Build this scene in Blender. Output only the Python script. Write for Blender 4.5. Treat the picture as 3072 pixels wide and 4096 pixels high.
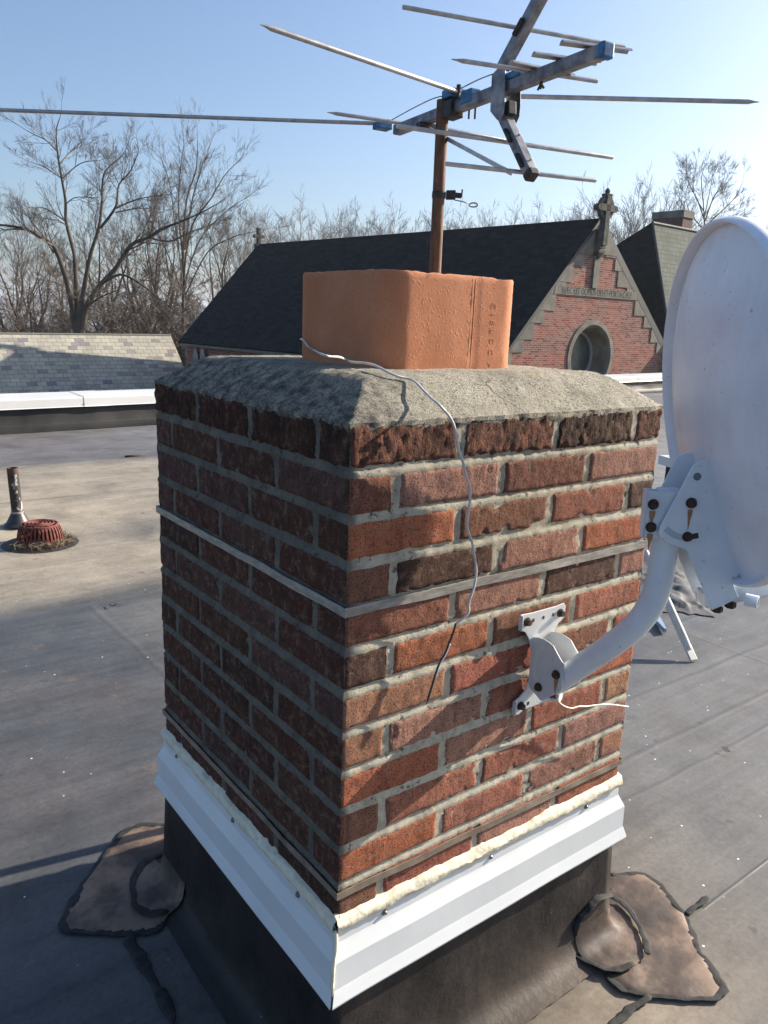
import bpy, bmesh, math, random
import numpy as np
from mathutils import Vector, Matrix, noise as mnoise

for o in list(bpy.data.objects): bpy.data.objects.remove(o)
scene = bpy.context.scene
COL = scene.collection
random.seed(7)

# ------------------------------------------------------------------ camera
F_PX = 3116.83                       # focal length in pixels of the 3072x4096 photograph
EYE = np.array([-0.6102, -0.8770, 0.1419])
_ya, _pi, _ro = 0.9157, 0.2412, -0.0387
def _cam():
    cy, sy, cp, sp = math.cos(_ya), math.sin(_ya), math.cos(_pi), math.sin(_pi)
    f = np.array([cy*cp, sy*cp, -sp]); r = np.array([sy, -cy, 0.0]); d = np.cross(f, r)
    c, s = math.cos(_ro), math.sin(_ro)
    return np.array([c*r+s*d, -s*r+c*d, f])
ROT = _cam()
cam_data = bpy.data.cameras.new('camera'); cam = bpy.data.objects.new('camera', cam_data); COL.objects.link(cam)
cam_data.sensor_fit = 'VERTICAL'; cam_data.sensor_height = 36.0; cam_data.sensor_width = 27.0
cam_data.lens = F_PX/4096*36.0
cam_data.clip_start = 0.02; cam_data.clip_end = 20000
_r, _d, _f = ROT
cam.matrix_world = Matrix(((_r[0], -_d[0], -_f[0], EYE[0]), (_r[1], -_d[1], -_f[1], EYE[1]), (_r[2], -_d[2], -_f[2], EYE[2]), (0, 0, 0, 1)))
scene.camera = cam

# ------------------------------------------------------------------ light
SUN_AZ, SUN_EL = math.radians(-10.0), math.radians(25.5)
SUN = np.array([math.cos(SUN_AZ)*math.cos(SUN_EL), math.sin(SUN_AZ)*math.cos(SUN_EL), math.sin(SUN_EL)])
world = bpy.data.worlds.new('World'); scene.world = world; world.use_nodes = True
wn = world.node_tree; wn.nodes.clear()
sky = wn.nodes.new('ShaderNodeTexSky'); sky.sky_type = 'NISHITA'; sky.sun_disc = False
sky.sun_elevation = SUN_EL; sky.sun_rotation = math.atan2(SUN[0], SUN[1])
sky.air_density = 1.0; sky.dust_density = 2.4; sky.ozone_density = 4.0; sky.altitude = 100
bg = wn.nodes.new('ShaderNodeBackground'); bg.inputs['Strength'].default_value = 0.090
wo = wn.nodes.new('ShaderNodeOutputWorld')
wn.links.new(sky.outputs[0], bg.inputs[0]); wn.links.new(bg.outputs[0], wo.inputs[0])
sun_data = bpy.data.lights.new('sun', 'SUN'); sun_data.energy = 5.0; sun_data.angle = math.radians(0.5); sun_data.color = (1.0, 0.90, 0.76)
sun = bpy.data.objects.new('sun', sun_data); COL.objects.link(sun)
sun.rotation_euler = Vector(SUN).to_track_quat('Z', 'Y').to_euler(); sun.location = (20, -3, 20)
scene.view_settings.view_transform = 'Standard'; scene.view_settings.look = 'None'
scene.view_settings.exposure = 1.12; scene.view_settings.gamma = 1.0; scene.view_settings.use_curve_mapping = False
scene.render.engine = 'CYCLES'
try: scene.cycles.max_bounces = 6
except Exception: pass

# ------------------------------------------------------------------ measuring helpers (photograph pixel -> point on a real plane)
def ray(x, y):
    d = ROT.T @ np.array([(x-1536)/F_PX, (y-2048)/F_PX, 1.0]); return d/np.linalg.norm(d)
def at_z(x, y, z): d = ray(x, y); return EYE+d*(z-EYE[2])/d[2]
def at_x(x, y, X): d = ray(x, y); return EYE+d*(X-EYE[0])/d[0]
def at_y(x, y, Y): d = ray(x, y); return EYE+d*(Y-EYE[1])/d[1]
def at_pl(x, y, P, n):
    d = ray(x, y); n = np.array(n, float); return EYE+d*((np.array(P)-EYE)@n)/(d@n)
def at_d(x, y, D): d = ray(x, y); return EYE+d*D/(d@ROT[2])
def zz(o, x, y, s=0.6172): return (o[0]+x*s, o[1]+y*s)
def unit(v): v = np.array(v, float); return v/np.linalg.norm(v)
def nz(p, s, seed=0.0): return mnoise.noise(Vector((p[0]*s+seed, p[1]*s+seed*1.7, p[2]*s-seed)))
def sm(a, b, x):
    t = min(1.0, max(0.0, (x-a)/(b-a))); return t*t*(3-2*t)

# ------------------------------------------------------------------ object helpers
def tag(o, label=None, cat=None, group=None, kind=None):
    if label: o['label'] = label
    if cat: o['category'] = cat
    if group: o['group'] = group
    if kind: o['kind'] = kind
    return o
def thing(name, label, cat, loc=(0, 0, 0), group=None):
    o = bpy.data.objects.new(name, None); COL.objects.link(o); o.location = loc; o.empty_display_size = 0.1
    return tag(o, label, cat, group)
class MB:
    def __init__(s): s.V = []; s.F = []; s.C = []
    def add(s, vs, fs, col=None):
        b = len(s.V); s.V += [tuple(map(float, v)) for v in vs]; s.F += [tuple(i+b for i in f) for f in fs]
        if col is not None: s.C += ([tuple(col)]*len(vs) if not isinstance(col[0], (tuple, list, np.ndarray)) else [tuple(c) for c in col])
        return s
    def obox(s, c, ax, ay, az, col=None):            # centre and three half-axis vectors
        c, ax, ay, az = (np.array(q, float) for q in (c, ax, ay, az)); vs = []
        for k in (-1, 1):
            for j in (-1, 1):
                for i in (-1, 1): vs.append(c+i*ax+j*ay+k*az)
        return s.add(vs, [(0, 2, 3, 1), (4, 5, 7, 6), (0, 1, 5, 4), (2, 6, 7, 3), (0, 4, 6, 2), (1, 3, 7, 5)], col)
    def box(s, x0, x1, y0, y1, z0, z1, col=None):
        return s.obox(((x0+x1)/2, (y0+y1)/2, (z0+z1)/2), ((x1-x0)/2, 0, 0), (0, (y1-y0)/2, 0), (0, 0, (z1-z0)/2), col)
    def bar(s, p, q, w, h, up=(0, 0, 1)):            # rectangular bar between two points
        p, q = np.array(p, float), np.array(q, float); d = unit(q-p); sd = unit(np.cross(d, up)); u = np.cross(sd, d)
        return s.obox((p+q)/2, (q-p)/2, sd*w/2, u*h/2)
    def tube(s, path, rad, n=10, caps=True, flat=None, col=None):
        P = [np.array(p, float) for p in path]; m = len(P)
        R = [rad]*m if not hasattr(rad, '__len__') else list(rad)
        t0 = unit(P[1]-P[0]); ref = np.array([0, 0, 1.0]) if abs(t0[2]) < 0.9 else np.array([1.0, 0, 0])
        a = unit(np.cross(t0, ref)); vs = []
        for i in range(m):
            t = unit(P[min(i+1, m-1)]-P[max(i-1, 0)]); a = a-t*(a@t); a = unit(a); b = np.cross(t, a)
            for k in range(n):
                th = 2*math.pi*k/n
                vs.append(P[i]+R[i]*(math.cos(th)*a+math.sin(th)*b))
        if flat is not None:                         # squash towards a plane z = flat[0] by factor flat[1]
            for v in vs: v[2] = flat[0]+(v[2]-flat[0])*flat[1]
        fs = [(i*n+k, i*n+(k+1) % n, (i+1)*n+(k+1) % n, (i+1)*n+k) for i in range(m-1) for k in range(n)]
        if caps: fs += [tuple(range(n-1, -1, -1)), tuple((m-1)*n+k for k in range(n))]
        return s.add(vs, fs, col)
    def lathe(s, c, prof, n=32, axis=(0, 0, 1), closed=False, a0=None):
        c = np.array(c, float); w = unit(axis); ref = np.array([1.0, 0, 0]) if abs(w[0]) < 0.9 else np.array([0, 1.0, 0])
        u = unit(ref-w*(ref@w)); v = np.cross(w, u); vs = []
        for r, h in prof:
            for k in range(n):
                th = 2*math.pi*k/n; vs.append(c+w*h+r*(math.cos(th)*u+math.sin(th)*v))
        m = len(prof); fs = [(i*n+k, i*n+(k+1) % n, (i+1)*n+(k+1) % n, (i+1)*n+k) for i in range(m-1) for k in range(n)]
        if closed: fs += [tuple(range(n-1, -1, -1)), tuple((m-1)*n+k for k in range(n))]
        return s.add(vs, fs)
    def plate(s, pts, nrm, th):                       # flat polygon given thickness along nrm
        nrm = unit(nrm); P = [np.array(p, float) for p in pts]; n = len(P)
        vs = P+[p+nrm*th for p in P]
        return s.add(vs, [tuple(range(n)), tuple(range(2*n-1, n-1, -1))]+[(i, n+i, n+(i+1) % n, (i+1) % n) for i in range(n)])
    def grid(s, nu, nv, fn, col=None, flip=False):
        vs = []; cs = []
        for j in range(nv+1):
            for i in range(nu+1):
                r = fn(i/nu, j/nv)
                if col == 'fn': vs.append(r[0]); cs.append(r[1])
                else: vs.append(r)
        w = nu+1; fs = []
        for j in range(nv):
            for i in range(nu):
                q = (j*w+i, j*w+i+1, (j+1)*w+i+1, (j+1)*w+i); fs.append(q[::-1] if flip else q)
        return s.add(vs, fs, cs if col == 'fn' else col)
    def build(s, name, material, parent=None, smooth=False, bevel=0, seg=2, auto=None):
        me = bpy.data.meshes.new(name); me.from_pydata(s.V, [], s.F); me.update()
        if s.C and len(s.C) == len(s.V):
            ca = me.color_attributes.new('Col', 'FLOAT_COLOR', 'POINT')
            ca.data.foreach_set('color', np.array([(c[0], c[1], c[2], 1.0) for c in s.C], dtype=np.float32).ravel())
        bm = bmesh.new(); bm.from_mesh(me); bmesh.ops.recalc_face_normals(bm, faces=bm.faces); bm.to_mesh(me); bm.free()
        if smooth: me.polygons.foreach_set('use_smooth', [True]*len(me.polygons))
        me.materials.append(material)
        o = bpy.data.objects.new(name, me); COL.objects.link(o)
        if parent is not None:
            o.parent = parent
            loc = np.zeros(3); q = parent
            while q is not None: loc += np.array(q.location); q = q.parent
            me.transform(Matrix.Translation(Vector(-loc)))
        if auto and smooth:
            try: me.set_sharp_from_angle(angle=math.radians(auto))
            except Exception: pass
        if bevel:
            b = o.modifiers.new('bevel', 'BEVEL'); b.width = bevel; b.segments = seg; b.limit_method = 'ANGLE'; b.angle_limit = math.radians(40)
        return o

# ------------------------------------------------------------------ materials
def new_mat(name):
    m = bpy.data.materials.new(name); m.use_nodes = True; nt = m.node_tree
    return m, nt, nt.nodes['Principled BSDF']
class NT:                                             # small node-building helper
    def __init__(s, nt): s.nt = nt; s.L = nt.links.new
    def n(s, t, **kw):
        x = s.nt.nodes.new(t)
        for k, v in kw.items(): setattr(x, k, v)
        return x
    def pos(s): return s.n('ShaderNodeNewGeometry').outputs['Position']
    def noise(s, vec, scale, detail=5, rough=0.6, stretch=None):
        if stretch is not None:
            mp = s.n('ShaderNodeMapping'); mp.inputs['Scale'].default_value = stretch; s.L(vec, mp.inputs['Vector']); vec = mp.outputs[0]
        x = s.n('ShaderNodeTexNoise'); x.inputs['Scale'].default_value = scale; x.inputs['Detail'].default_value = detail; x.inputs['Roughness'].default_value = rough
        s.L(vec, x.inputs['Vector']); return x.outputs['Fac']
    def ramp(s, fac, stops, interp='LINEAR'):
        r = s.n('ShaderNodeValToRGB'); r.color_ramp.interpolation = interp; e = r.color_ramp.elements
        while len(e) > 1: e.remove(e[-1])
        for i, (p, c) in enumerate(stops):
            q = e[0] if i == 0 else e.new(p)
            q.position = p; q.color = (c[0], c[1], c[2], 1) if hasattr(c, '__len__') else (c, c, c, 1)
        s.L(fac, r.inputs[0]); return r.outputs[0]
    def mix(s, fac, a, b, mode='MIX'):
        m = s.n('ShaderNodeMix', data_type='RGBA', blend_type=mode)
        for sock, v in ((m.inputs[0], fac), (m.inputs[6], a), (m.inputs[7], b)):
            if hasattr(v, 'is_linked') or hasattr(v, 'links'): s.L(v, sock)
            elif hasattr(v, '__len__'): sock.default_value = (v[0], v[1], v[2], 1)
            else: sock.default_value = v
        return m.outputs[2]
    def math(s, op, a, b=0.0, c=None):
        m = s.n('ShaderNodeMath', operation=op)
        for i, v in enumerate((a, b) if c is None else (a, b, c)):
            if hasattr(v, 'links'): s.L(v, m.inputs[i])
            else: m.inputs[i].default_value = v
        return m.outputs[0]
    def sep(s, v): x = s.n('ShaderNodeSeparateXYZ'); s.L(v, x.inputs[0]); return x.outputs
    def attr(s, name='Col'): return s.n('ShaderNodeAttribute', attribute_name=name).outputs['Color']
    def bump(s, h, strength, dist, prev=None):
        b = s.n('ShaderNodeBump'); b.inputs['Strength'].default_value = strength; b.inputs['Distance'].default_value = dist
        s.L(h, b.inputs['Height'])
        if prev is not None: s.L(prev, b.inputs['Normal'])
        return b.outputs[0]
def simple(name, c1, c2=None, scale=8, rough=0.6, metal=0.0, bump=0.0, bscale=60, bdist=0.002, spec=0.5, stretch=None, lo=0.35, hi=0.65, coat=0.0):
    m, nt, bs = new_mat(name); N = NT(nt)
    bs.inputs['Roughness'].default_value = rough; bs.inputs['Metallic'].default_value = metal
    bs.inputs['Specular IOR Level'].default_value = spec
    tc = N.n('ShaderNodeTexCoord').outputs['Object']
    f = N.noise(tc, scale, stretch=stretch)
    N.L(N.ramp(f, [(lo, c1), (hi, c2 or c1)]), bs.inputs['Base Color'])
    if bump: N.L(N.bump(N.noise(tc, bscale, 3), bump, bdist), bs.inputs['Normal'])
    return m

def brick_material():
    m, nt, bs = new_mat('weathered_brick'); N = NT(nt); p = N.pos()
    c = N.attr()
    mott = N.ramp(N.noise(p, 26, 7, 0.75), [(0.28, 0.45), (0.5, 0.95), (0.72, 1.25)])
    c = N.mix(1.0, c, mott, 'MULTIPLY')
    pale = N.ramp(N.noise(p, 48, 7, 0.8), [(0.50, 0.0), (0.72, 0.7)])
    c = N.mix(pale, c, (0.34, 0.23, 0.17))
    spk = N.ramp(N.noise(p, 330, 3, 0.6), [(0.38, 0.8), (0.46, 0.0)])
    c = N.mix(spk, c, (0.03, 0.02, 0.018))
    drips = N.ramp(N.noise(p, 24, 5, 0.7, stretch=(1.8, 1.8, 0.3)), [(0.55, 0.0), (0.70, 0.75)])
    c = N.mix(drips, c, (0.06, 0.04, 0.032))
    blot = N.ramp(N.noise(p, 75, 5, 0.75), [(0.60, 0.0), (0.70, 0.8)])
    c = N.mix(blot, c, (0.05, 0.03, 0.025))
    # soot and lichen on the weathered top course
    z = N.sep(p)[2]
    top = N.ramp(N.math('ADD', N.math('MULTIPLY', z, 14.0), 1.0), [(0.0, 0.0), (0.25, 1.0)])
    soot = N.math('MULTIPLY', N.ramp(N.noise(p, 34, 6, 0.75, stretch=(1, 1, 0.5)), [(0.46, 0.0), (0.64, 0.85)]), top)
    c = N.mix(soot, c, (0.022, 0.018, 0.015))
    N.L(c, bs.inputs['Base Color']); bs.inputs['Roughness'].default_value = 0.95; bs.inputs['Specular IOR Level'].default_value = 0.15
    b1 = N.bump(N.noise(p, 130, 5, 0.7), 0.6, 0.004)
    groove = N.math('MULTIPLY', N.noise(p, 260, 4, 0.7, stretch=(1, 1, 0.45)), top)
    b1 = N.bump(groove, 0.9, 0.006, b1)
    N.L(N.bump(N.noise(p, 620, 3, 0.7), 0.6, 0.0018, b1), bs.inputs['Normal'])
    return m
def mortar_material():
    m, nt, bs = new_mat('lime_mortar'); N = NT(nt); p = N.pos()
    c = N.ramp(N.noise(p, 30, 6, 0.7), [(0.3, (0.25, 0.225, 0.17)), (0.5, (0.46, 0.415, 0.32)), (0.8, (0.58, 0.53, 0.41))])
    c = N.mix(N.ramp(N.noise(p, 55, 5, 0.7), [(0.58, 0.0), (0.66, 0.85)]), c, (0.05, 0.045, 0.04))
    c = N.mix(N.ramp(N.noise(p, 9, 5, 0.7), [(0.70, 0.0), (0.76, 0.7)]), c, (0.36, 0.29, 0.06))
    left_shade = N.math('MULTIPLY', N.ramp(N.sep(p)[0], [(0.007, 1.0), (0.02, 0.0)]), N.ramp(N.noise(p, 18, 5, 0.7), [(0.2, 0.62), (0.7, 0.92)]))  # left face joints darkened in the colour to deepen their shade
    c = N.mix(left_shade, c, (0.060, 0.057, 0.052))
    N.L(c, bs.inputs['Base Color']); bs.inputs['Roughness'].default_value = 0.95; bs.inputs['Specular IOR Level'].default_value = 0.1
    N.L(N.bump(N.noise(p, 380, 3, 0.7), 0.6, 0.002), bs.inputs['Normal'])
    return m
def concrete_material():
    m, nt, bs = new_mat('mortar_crown'); N = NT(nt); p = N.pos()
    c = N.ramp(N.noise(p, 12, 6, 0.7), [(0.3, (0.21, 0.195, 0.155)), (0.5, (0.37, 0.34, 0.27)), (0.75, (0.46, 0.425, 0.345))])
    grain = N.ramp(N.noise(p, 260, 4, 0.75), [(0.38, 0.9), (0.49, 0.0)])
    c = N.mix(grain, c, (0.07, 0.065, 0.055))
    pit = N.ramp(N.noise(p, 90, 5, 0.75), [(0.30, 0.9), (0.40, 0.0)])
    c = N.mix(pit, c, (0.045, 0.045, 0.042))
    ck = N.n('ShaderNodeTexVoronoi', feature='DISTANCE_TO_EDGE'); ck.inputs['Scale'].default_value = 4.2
    wv = N.n('ShaderNodeVectorMath', operation='ADD'); N.L(p, wv.inputs[0]); nv = N.n('ShaderNodeTexNoise'); nv.inputs['Scale'].default_value = 14; N.L(p, nv.inputs['Vector']); sv = N.n('ShaderNodeVectorMath', operation='SCALE'); sv.inputs['Scale'].default_value = 0.09; N.L(nv.outputs['Color'], sv.inputs[0]); N.L(sv.outputs[0], wv.inputs[1]); N.L(wv.outputs[0], ck.inputs['Vector'])
    crack = N.math('MULTIPLY', N.ramp(ck.outputs['Distance'], [(0.003, 0.7), (0.009, 0.0)]), N.ramp(N.noise(p, 5, 3), [(0.56, 0.0), (0.62, 1.0)]))
    c = N.mix(crack, c, (0.04, 0.038, 0.034))
    lich = N.ramp(N.noise(p, 30, 7, 0.75), [(0.58, 0.0), (0.72, 0.6)])
    c = N.mix(lich, c, (0.54, 0.53, 0.48))
    x, y, z = N.sep(p)
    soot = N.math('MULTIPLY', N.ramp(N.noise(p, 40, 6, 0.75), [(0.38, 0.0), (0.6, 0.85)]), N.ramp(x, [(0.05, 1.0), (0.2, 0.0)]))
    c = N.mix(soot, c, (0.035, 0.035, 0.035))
    rust = N.n('ShaderNodeVectorMath', operation='DISTANCE'); N.L(p, rust.inputs[0]); rust.inputs[1].default_value = (0.47, 0.10, 0.05)
    c = N.mix(N.ramp(rust.outputs['Value'], [(0.008, 0.6), (0.02, 0.0)]), c, (0.42, 0.22, 0.06))
    N.L(c, bs.inputs['Base Color']); bs.inputs['Roughness'].default_value = 0.95; bs.inputs['Specular IOR Level'].default_value = 0.15
    b1 = N.bump(N.noise(p, 110, 5, 0.7), 0.6, 0.004)
    N.L(N.bump(N.noise(p, 330, 4, 0.75), 0.9, 0.003, b1), bs.inputs['Normal'])
    return m
def terracotta_material():
    m, nt, bs = new_mat('terracotta'); N = NT(nt); p = N.pos()
    c = N.ramp(N.noise(p, 9, 5, 0.6), [(0.3, (0.43, 0.165, 0.078)), (0.55, (0.50, 0.205, 0.105)), (0.8, (0.55, 0.25, 0.14))])
    c = N.mix(N.ramp(N.noise(p, 260, 3, 0.6), [(0.36, 0.35), (0.45, 0.0)]), c, (0.30, 0.11, 0.05))
    c = N.mix(N.ramp(N.noise(p, 3, 4, 0.6, stretch=(1, 1, 0.2)), [(0.55, 0.0), (0.8, 0.4)]), c, (0.44, 0.20, 0.10))
    z = N.sep(p)[2]
    rim = N.math('MULTIPLY', N.ramp(N.math('MULTIPLY', z, 4.0), [(0.90, 0.0), (0.912, 1.0)]), N.ramp(N.noise(p, 80, 4, 0.6), [(0.4, 0.0), (0.5, 0.8)]))
    c = N.mix(rim, c, (0.60, 0.44, 0.36))
    N.L(c, bs.inputs['Base Color']); bs.inputs['Roughness'].default_value = 0.85; bs.inputs['Specular IOR Level'].default_value = 0.25
    v = N.n('ShaderNodeTexVoronoi'); v.inputs['Scale'].default_value = 150; N.L(p, v.inputs['Vector'])
    h = N.math('MULTIPLY', N.ramp(v.outputs['Distance'], [(0.0, 1.0), (0.45, 0.0)]), N.ramp(N.noise(p, 70, 2), [(0.45, 0.0), (0.62, 1.0)]))
    N.L(N.bump(N.math('ADD', h, N.math('MULTIPLY', N.noise(p, 200, 4, 0.7), 0.9)), 0.38, 0.0013), bs.inputs['Normal'])
    return m
def membrane_material():                              # roof sheet: colour from the dust attribute plus scuffs, seams and specks
    m, nt, bs = new_mat('roof_membrane'); N = NT(nt); p = N.pos()
    c = N.attr()
    c = N.mix(1.0, c, N.ramp(N.noise(p, 3.0, 8, 0.72), [(0.3, 0.60), (0.5, 0.98), (0.7, 1.30)]), 'MULTIPLY')
    c = N.mix(1.0, c, N.ramp(N.noise(p, 14, 5, 0.7, stretch=(0.35, 2.2, 1)), [(0.3, 0.93), (0.7, 1.06)]), 'MULTIPLY')
    c = N.mix(N.ramp(N.noise(p, 8, 6, 0.7), [(0.60, 0.0), (0.76, 0.5)]), c, (0.19, 0.145, 0.11))
    c = N.mix(1.0, c, N.ramp(N.noise(p, 70, 5, 0.75), [(0.3, 0.80), (0.7, 1.22)]), 'MULTIPLY')
    c = N.mix(1.0, c, N.ramp(N.noise(p, 2.0, 6, 0.7, stretch=(0.22, 9.0, 1)), [(0.36, 0.89), (0.5, 1.0), (0.62, 1.10)]), 'MULTIPLY')
    c = N.mix(N.ramp(N.noise(p, 11, 4, 0.6), [(0.66, 0.0), (0.71, 0.55)]), c, (0.040, 0.040, 0.042))
    c = N.mix(N.ramp(N.noise(p, 120, 3, 0.6), [(0.66, 0.0), (0.74, 0.5)]), c, (0.05, 0.05, 0.05))
    v = N.n('ShaderNodeTexVoronoi'); v.inputs['Scale'].default_value = 20; v.inputs['Randomness'].default_value = 1.0; N.L(p, v.inputs['Vector'])
    keep = N.ramp(N.noise(p, 9, 2), [(0.48, 0.0), (0.52, 1.0)])
    speck = N.math('MULTIPLY', N.ramp(v.outputs['Distance'], [(0.045, 1.0), (0.07, 0.0)]), keep)
    c = N.mix(speck, c, (0.78, 0.74, 0.68))
    x, y, z = N.sep(p)
    wob = N.math('MULTIPLY', N.math('SUBTRACT', N.noise(p, 1.1, 3), 0.5), 0.07)
    yw, xw = N.math('ADD', y, wob), N.math('ADD', x, wob)
    hgt = None
    def seam(coord, c0, w, other, lo, hi, dark, lift):
        nonlocal c, hgt
        d = N.math('ABSOLUTE', N.math('SUBTRACT', coord, c0))
        mk = N.ramp(N.math('DIVIDE', d, w), [(0.0, 1.0), (1.0, 0.0)], 'EASE')
        a = N.math('MULTIPLY', N.math('GREATER_THAN', other, lo), N.math('LESS_THAN', other, hi))
        mk = N.math('MULTIPLY', mk, a)
        if dark: c = N.mix(N.math('MULTIPLY', mk, dark), c, (0.07, 0.07, 0.075))
        k = N.math('MULTIPLY', mk, lift*0.22); hgt = k if hgt is None else N.math('ADD', hgt, k)
    seam(yw, 2.66, 0.035, x, -6, 3, 0.45, 1.0); seam(yw, 1.56, 0.022, x, -6, 0.9, 0.75, 0.6); seam(yw, 6.33, 0.05, x, -6, 12, 0.3, 0.8)
    seam(yw, 4.95, 0.03, x, -6, 12, 0.35, 0.5)
    seam(xw, 0.40, 0.025, y, 1.0, 2.66, 0.0, 0.9)
    for k_, y_ in enumerate((2.28, 2.02, 1.80, 1.62)): seam(yw, y_, 0.012, x, 0.42, 3.0, 0.0, 0.9)
    for y_ in (0.66, 0.41, 1.02, 1.34): seam(yw, y_, 0.018, x, 0.9, 9.0, 0.35, 0.9)
    seam(yw, 0.27, 0.013, x, 0.9, 9.0, 0.5, 0.7)
    seam(y, -0.100, 0.006, x, 1.0, 9.0, 0.85, 0.8); seam(xw, 2.55, 0.012, y, -2, 1.5, 0.5, 0.6)
    seam(y, 8.02, 0.06, x, -6, 30, 0.25, 0.7)
    N.L(c, bs.inputs['Base Color']); bs.inputs['Roughness'].default_value = 0.55; bs.inputs['Specular IOR Level'].default_value = 0.35
    N.L(N.ramp(N.noise(p, 5, 4), [(0.3, 0.48), (0.7, 0.72)]), bs.inputs['Roughness'])
    hgt = N.math('ADD', hgt, N.math('MULTIPLY', N.noise(p, 3.0, 3, 0.5, stretch=(0.7, 1.3, 1)), 1.0))
    b1 = N.bump(hgt, 0.55, 0.012)
    N.L(N.bump(N.noise(p, 260, 3, 0.6), 0.25, 0.001, b1), bs.inputs['Normal'])
    return m
def curb_material():
    m, nt, bs = new_mat('black_rubber_dusty'); N = NT(nt); p = N.pos(); x, y, z = N.sep(p)
    f = N.noise(p, 7, 6, 0.65); f2 = N.noise(p, 3.2, 5, 0.6, stretch=(1, 1, 0.6))
    c = N.ramp(f, [(0.35, (0.012, 0.011, 0.011)), (0.6, (0.030, 0.025, 0.023)), (0.78, (0.075, 0.055, 0.044))])
    low = N.ramp(N.math('ADD', z, N.math('MULTIPLY', f2, 0.22)), [(0.0, 0), (1.0, 1)])
    dust = N.n('ShaderNodeMapRange'); N.L(N.math('ADD', z, N.math('MULTIPLY', N.math('SUBTRACT', f2, 0.5), 0.30)), dust.inputs[0])
    dust.inputs[1].default_value = -1.20; dust.inputs[2].default_value = -1.08; dust.inputs[3].default_value = 0.9; dust.inputs[4].default_value = 0.0
    c = N.mix(N.math('MULTIPLY', dust.outputs[0], N.ramp(x, [(-0.1, 0.0), (0.25, 0.35), (0.6, 1.0)] if False else [(0.0, 0.12), (0.25, 0.4), (0.6, 1.0)])), c, (0.105, 0.082, 0.064))
    c = N.mix(N.ramp(N.noise(p, 60, 3), [(0.74, 0.0), (0.78, 0.7)]), c, (0.42, 0.40, 0.36))
    N.L(c, bs.inputs['Base Color']); bs.inputs['Roughness'].default_value = 0.6; bs.inputs['Specular IOR Level'].default_value = 0.3
    N.L(N.bump(f, 0.5, 0.012), bs.inputs['Normal'])
    return m
def patch_material():
    m, nt, bs = new_mat('brown_flashing_patch'); N = NT(nt); p = N.pos()
    c = N.ramp(N.noise(p, 7, 5, 0.6), [(0.40, (0.050, 0.036, 0.029)), (0.50, (0.095, 0.067, 0.051)), (0.57, (0.185, 0.125, 0.09)), (0.72, (0.27, 0.19, 0.14))])
    c = N.mix(N.ramp(N.noise(p, 34, 5, 0.7), [(0.62, 0.0), (0.72, 0.6)]), c, (0.06, 0.045, 0.04))
    N.L(c, bs.inputs['Base Color']); bs.inputs['Roughness'].default_value = 0.6; bs.inputs['Specular IOR Level'].default_value = 0.35
    N.L(N.bump(N.noise(p, 9, 4, 0.5), 0.5, 0.012), bs.inputs['Normal'])
    return m
def rust_material():
    m, nt, bs = new_mat('rusty_pipe'); N = NT(nt); p = N.pos()
    f = N.noise(p, 42, 7, 0.78, stretch=(1, 1, 0.3))
    c = N.ramp(f, [(0.34, (0.028, 0.022, 0.02)), (0.46, (0.10, 0.055, 0.035)), (0.54, (0.17, 0.08, 0.042)), (0.60, (0.12, 0.07, 0.045)), (0.70, (0.36, 0.29, 0.22))])
    z = N.sep(p)[2]
    lowr = N.n('ShaderNodeMapRange'); N.L(N.math('ADD', z, N.math('MULTIPLY', f, 0.15)), lowr.inputs[0]); lowr.inputs[1].default_value = 0.30; lowr.inputs[2].default_value = 0.52; lowr.inputs[3].default_value = 0.4; lowr.inputs[4].default_value = 0
    c = N.mix(lowr.outputs[0], c, (0.22, 0.085, 0.032))
    N.L(c, bs.inputs['Base Color']); bs.inputs['Roughness'].default_value = 0.75; bs.inputs['Metallic'].default_value = 0.15
    N.L(N.bump(N.noise(p, 150, 4), 0.5, 0.0015), bs.inputs['Normal'])
    return m
def paint_material(name, base, rust=True, rough=0.38):
    m, nt, bs = new_mat(name); N = NT(nt); p = N.pos()
    c = N.ramp(N.noise(p, 10, 5, 0.6), [(0.3, tuple(v*0.86 for v in base)), (0.6, base), (0.8, tuple(min(1, v*1.06) for v in base))])
    if rust:
        c = N.mix(N.ramp(N.noise(p, 45, 5, 0.7), [(0.70, 0.0), (0.76, 0.5)]), c, (0.42, 0.33, 0.22))
    c = N.mix(N.ramp(N.noise(p, 26, 6, 0.7, stretch=(1, 1, 0.12)), [(0.48, 0.0), (0.72, 0.11)]), c, (0.38, 0.37, 0.34))
    c = N.mix(N.ramp(N.noise(p, 120, 4, 0.65), [(0.66, 0.0), (0.71, 0.6)]), c, (0.16, 0.15, 0.14))
    N.L(c, bs.inputs['Base Color']); bs.inputs['Roughness'].default_value = rough
    N.L(N.bump(N.noise(p, 240, 2), 0.08, 0.0006), bs.inputs['Normal'])
    return m
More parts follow.
